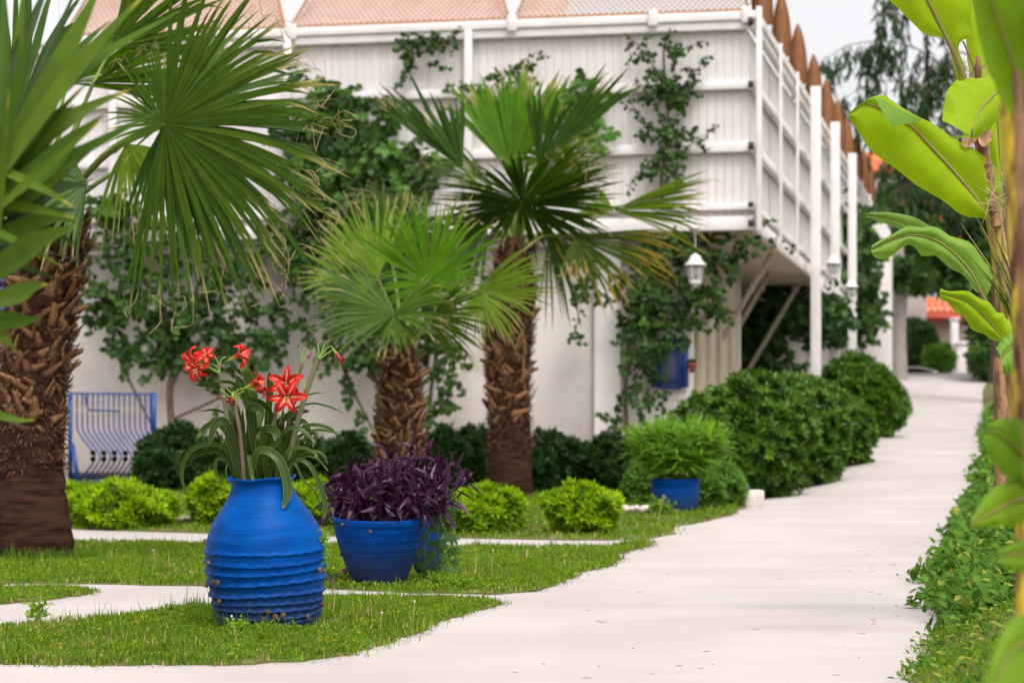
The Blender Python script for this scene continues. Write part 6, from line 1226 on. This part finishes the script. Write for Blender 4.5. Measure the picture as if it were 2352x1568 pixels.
s = MB(); s.tube(catmull([P(2252, 665, YN), P(2275, 720, YN), P(2300, 800, YN)], 10), [.007, .008, .009, .01, .01, .011, .011, .012, .012, .013], 8); s.build('leaf_stalk', M['petiole'], bn, smooth=True)
bleaf(bn, [(2335, 812), (2300, 772), (2262, 728), (2220, 692), (2156, 674)], [(2350, 780), (2312, 732), (2285, 712), (2235, 676), (2156, 664)], [(2315, 812), (2290, 785), (2240, 762), (2195, 716), (2155, 684)], YN - .1, YN - .2, rib=.005, wave=.014, label='lower banana leaf pointing left with a wavy edge')
bleaf(bn, [(2352, 790), (2320, 800), (2298, 825)], [(2345, 750), (2305, 775), (2284, 800)], [(2352, 850), (2325, 858), (2300, 858)], YN - .2, YN - .3, mats=('banana_top', 'banana'), rib=.004)
# stems with dry sheaths
stp = [(2250, 300), (2266, 390), (2287, 500), (2305, 620), (2318, 740), (2335, 860), (2352, 1000), (2370, 1200)]
s = MB(); s.tube(catmull([P(x, y, YN + .05) for x, y in stp], 40), np.linspace(.018, .036, 40), 14); s.build('stem', M['banana_stem'], bn, smooth=True)
s = MB(); s.tube(catmull([P(x - 14, y, YN + .16) for x, y in stp[1:]], 30), np.linspace(.014, .028, 30), 12); s.build('stem', M['banana_stem'], bn, smooth=True)
for i, (x0, y0, x1, y1, r) in enumerate(((2246, 298, 2256, 328, .034), (2252, 322, 2266, 385, .033), (2264, 380, 2278, 450, .030), (2278, 445, 2290, 520, .028), (2300, 600, 2312, 690, .030))):
    s = MB(); n_ = 9; cv = catmull([P(x0, y0, YN + .03), P(x1, y1, YN + .03)], n_); s.tube(cv, r * .74 * (1 + .12 * np.sin(np.linspace(0, 6, n_))) * np.array([1.25] + [1] * (n_ - 2) + [1.08]), 12, cap=False); s.build('dry_sheath', M['sheath'], bn, smooth=True)
for dx, ang in ((-26, 0), (10, 1)):
    s = MB(); p = P(2250 + dx, 318, YN - .01); s.strip(catmull([p + [.03, 0, .03], p, p + [-.02 + .02 * ang, -.02, -.035]], 6), np.array([.03, .05, .055, .05, .04, .02]), [0, -1, 0], .2); s.build('dry_sheath', M['sheath'], bn)
s = MB()
for k in range(34):
    x0, y0 = (2236, 210) if k < 20 else (2270, 470); a_ = RG.uniform(-.4, 1.5); p = P(x0 + RG.uniform(-10, 30), y0 + RG.uniform(-60, 20), YN - .05); s.strip(catmull([p, p + [RG.normal(.02, .03), -.02, RG.uniform(-.02, .06)], p + [RG.normal(0, .05), -.02, RG.uniform(-.09, .07)]], 7), np.array([.004, .004, .004, .003, .003, .002, .001]), [0, -1, 0], .1)
s.build('thread', M['thread'], bn, kind='stuff')
ds = MB(); ds.tube(catmull([P(2212, 95, YN - .1), P(2235, 150, YN - .1), P(2262, 230, YN - .1)], 10), .0035, 6); ds.build('dry_stalk', M['brownstalk'], bn, smooth=True)
ds = MB(); ds.lathe([(.0, .06), (.008, .055), (.012, .02), (.014, -.06), (.0, -.062)], 10, c=P(2247, 165, YN - .1)); ds.build('dry_bud', M['brownstalk'], bn, smooth=True)
# grassy palm blades beside the stem
gb = thing('strappy_plant', 'thin dark green strap leaves rising beside the banana stem', 'plant', P(2360, 1150, 8.8)); 
for k in range(16):
    x1 = RG.uniform(2205, 2300); y1 = RG.uniform(430, 640); b = MB(); cv = catmull([P(2365, 1000, 8.8), P(2345 + RG.uniform(-10, 5), 800, 8.8), P((2345 + x1) / 2 + 18, (800 + y1) / 2 - 10, 8.75), P(x1, y1, 8.7)], 18); b.strip(cv, np.linspace(.018, .001, 18), [RG.normal(0, .5), -1, .2], .4); b.build('leaf', M['palm'] if k % 3 else M['palm_pale'], gb, smooth=True)
# brown old trunk behind
t = thing('old_trunk', 'reddish brown stump-like trunk beside the path behind the banana stem', 'tree', P(2310, 1050, 14)); b = MB(); b.tube([P(2312, 1180, 14), P(2308, 1000, 14), P(2303, 880, 14), P(2300, 820, 14)], [.07, .06, .055, .05], 12); b.build('trunk', M['sheath'], t, smooth=True)
# nearest banana, out of focus at the right edge
bf = thing('banana_plant', 'blurred near banana plant with yellow brown stem at the right edge', 'banana plant', P(2360, 1500, 4.6)); YF = 4.6
bleaf(bf, [(2372, 300), (2345, 200), (2310, 100), (2262, -40)], [(2340, 300), (2290, 215), (2250, 110), (2225, -40)], [(2400, 260), (2390, 150), (2370, 50), (2330, -40)], YF, YF - .2, mats=('banana_near', 'banana_near'), rib=.006, bow=.02, wave=.003)
bleaf(bf, [(2400, 1090), (2345, 1040), (2300, 1000), (2262, 985)], [(2400, 985), (2350, 965), (2300, 962), (2266, 975)], [(2400, 1130), (2345, 1120), (2295, 1080), (2262, 1030)], YF, YF - .1, mats=('banana_near', 'banana_near'), rib=.004, bow=.01, wave=.004)
bleaf(bf, [(2400, 1130), (2330, 1150), (2280, 1175), (2228, 1205)], [(2400, 1050), (2330, 1095), (2270, 1130), (2228, 1195)], [(2400, 1190), (2340, 1205), (2290, 1205), (2232, 1212)], YF, YF - .1, mats=('banana_near', 'banana_near'), rib=.004, bow=.01, wave=.004)
bleaf(bf, [(2400, 1265), (2345, 1270), (2290, 1278)], [(2400, 1235), (2345, 1240), (2290, 1262)], [(2400, 1290), (2345, 1312), (2300, 1300)], YF, YF - .1, mats=('banana_near', 'banana_near'), rib=.003, bow=.01, wave=.004)
s = MB(); s.tube(catmull([P(2425, 2300, 3.4), P(2445, 1800, 3.4), P(2440, 1560, 3.4), P(2415, 1490, 3.4)], 14), .008, 8); s.build('leaf_stalk', M['petiole'], bf, smooth=True)
bleaf(bf, [(2420, 1500), (2370, 1470), (2320, 1500), (2270, 1600)], [(2420, 1380), (2360, 1400), (2300, 1450), (2255, 1580)], [(2430, 1600), (2390, 1600), (2350, 1620), (2300, 1650)], 3.4, 3.3, mats=('banana_near', 'banana_near'), rib=.003, bow=.01, wave=.002)
bleaf(bf, [(2420, 160), (2400, 60), (2380, -60)], [(2380, 180), (2352, 80), (2345, -60)], [(2460, 160), (2450, 60), (2440, -60)], YF - .1, YF - .2, mats=('banana_near', 'banana_near'), rib=.005, bow=.02, wave=.003)
s = MB(); s.tube(catmull([P(2308, 150, YF), P(2318, 300, YF), P(2338, 520, YF), P(2352, 760, YF), P(2362, 1000, YF), P(2370, 1500, YF), P(2372, 1900, YF)], 40), np.linspace(.012, .034, 40), 14); s.build('stem', M['stemnear'], bf, smooth=True)
s = MB(); s.tube(catmull([P(2335, 160, YF - .1), P(2348, 400, YF - .1), P(2362, 700, YF - .1), P(2380, 1100, YF - .1)], 30), np.linspace(.008, .022, 30), 12); s.build('stem', M['sheath'], bf, smooth=True)

# ================================================================== near plant with broad blades, left edge
yu = thing('broad_blade_plant', 'blurred near plant with broad green blades fanning out at the left edge', 'plant', P(-60, 1300, 5.6)); Y5 = 5.4
s = MB(); s.tube(catmull([P(-75, 1900, 5.7), P(-70, 1200, 5.7), P(-60, 480, 5.6)], 14), .06, 12); s.build('trunk', M['bark'], yu, smooth=True)
BL = [([(-40, 420), (0, 250), (12, 100), (8, -60)], 34, 0), ([(-30, 420), (20, 260), (45, 100), (58, -60)], 44, 0), ([(-30, 430), (60, 260), (120, 110), (190, -60)], 44, 1), ([(-30, 430), (90, 260), (160, 110), (240, -50)], 64, 0), ([(-20, 430), (150, 200), (240, 90), (350, -30)], 50, 0), ([(-20, 400), (150, 205), (270, 110), (415, 25)], 44, 0),
      ([(-30, 440), (120, 240), (190, 150), (255, 92)], 32, 2), ([(-30, 440), (110, 310), (200, 250), (300, 205)], 36, 2), ([(-30, 470), (90, 400), (160, 330), (240, 262)], 58, 0), ([(-30, 500), (60, 440), (130, 395), (196, 345)], 56, 0), ([(-30, 540), (60, 490), (130, 440), (225, 408)], 36, 1), ([(-30, 560), (50, 520), (120, 500), (182, 512)], 34, 0), ([(-30, 640), (40, 590), (110, 545), (176, 520)], 52, 0),
      ([(-40, 700), (30, 680), (70, 660), (112, 652)], 40, 0), ([(-40, 735), (20, 735), (60, 735), (92, 728)], 34, 0), ([(-40, 760), (0, 770), (25, 790), (42, 815)], 34, 0), ([(-40, 940), (10, 960), (50, 966), (82, 964)], 26, 0), ([(-40, 360), (20, 180), (70, 60), (120, -60)], 50, 1), ([(-40, 420), (60, 320), (110, 250), (150, 190)], 60, 1), ([(-40, 520), (40, 420), (90, 350), (140, 300)], 60, 1), ([(-40, 300), (-10, 150), (0, 40), (-5, -60)], 60, 1), ([(-40, 600), (20, 560), (70, 520), (120, 480)], 50, 1), ([(-40, 640), (20, 620), (60, 600), (95, 570)], 46, 2), ([(-30, 480), (60, 350), (120, 280), (175, 240)], 44, 2)]
BL = [(q, w * 1.45 if m != 1 else w, m) for q, w, m in BL]
for k in range(40):
    ang = math.radians(RG.uniform(-32, 98)); L_ = RG.uniform(190, 430) * (1 if ang > .3 else .62); hx, hy = RG.uniform(-70, -5), RG.uniform(380, 560); sg = RG.uniform(-.05, .25)
    BL.append(([(hx, hy), (hx + L_ * .35 * math.cos(ang), hy - L_ * .35 * math.sin(ang)), (hx + L_ * .7 * math.cos(ang), hy - L_ * .7 * math.sin(ang) + 14 * sg), (hx + L_ * math.cos(ang), hy - L_ * math.sin(ang) + 50 * sg)], RG.uniform(22, 40), 1 if k % 3 else 0))
for i, (pts, w_, m_) in enumerate(BL):
    n_ = 20; dz = RG.uniform(-.25, .25) + (.3 if m_ == 1 else 0); cv = catmull([P(x, y, Y5 + dz * (j + 1) / 4) for j, (x, y) in enumerate(pts)], n_); u = np.linspace(0, 1, n_); wd = w_ * Y5 / F * .9 * np.minimum(.7 + .6 * u, 1) * np.clip((1 - u) / .62, 0.01, 1) ** .9
    b = MB(); b.strip(cv, wd, [RG.normal(0, .3), -1, .3 + RG.normal(0, .3)], .35, v=RG.random()); b.build('blade', M[('yucca', 'yucca_dark', 'yucca')[m_]], yu, smooth=True)
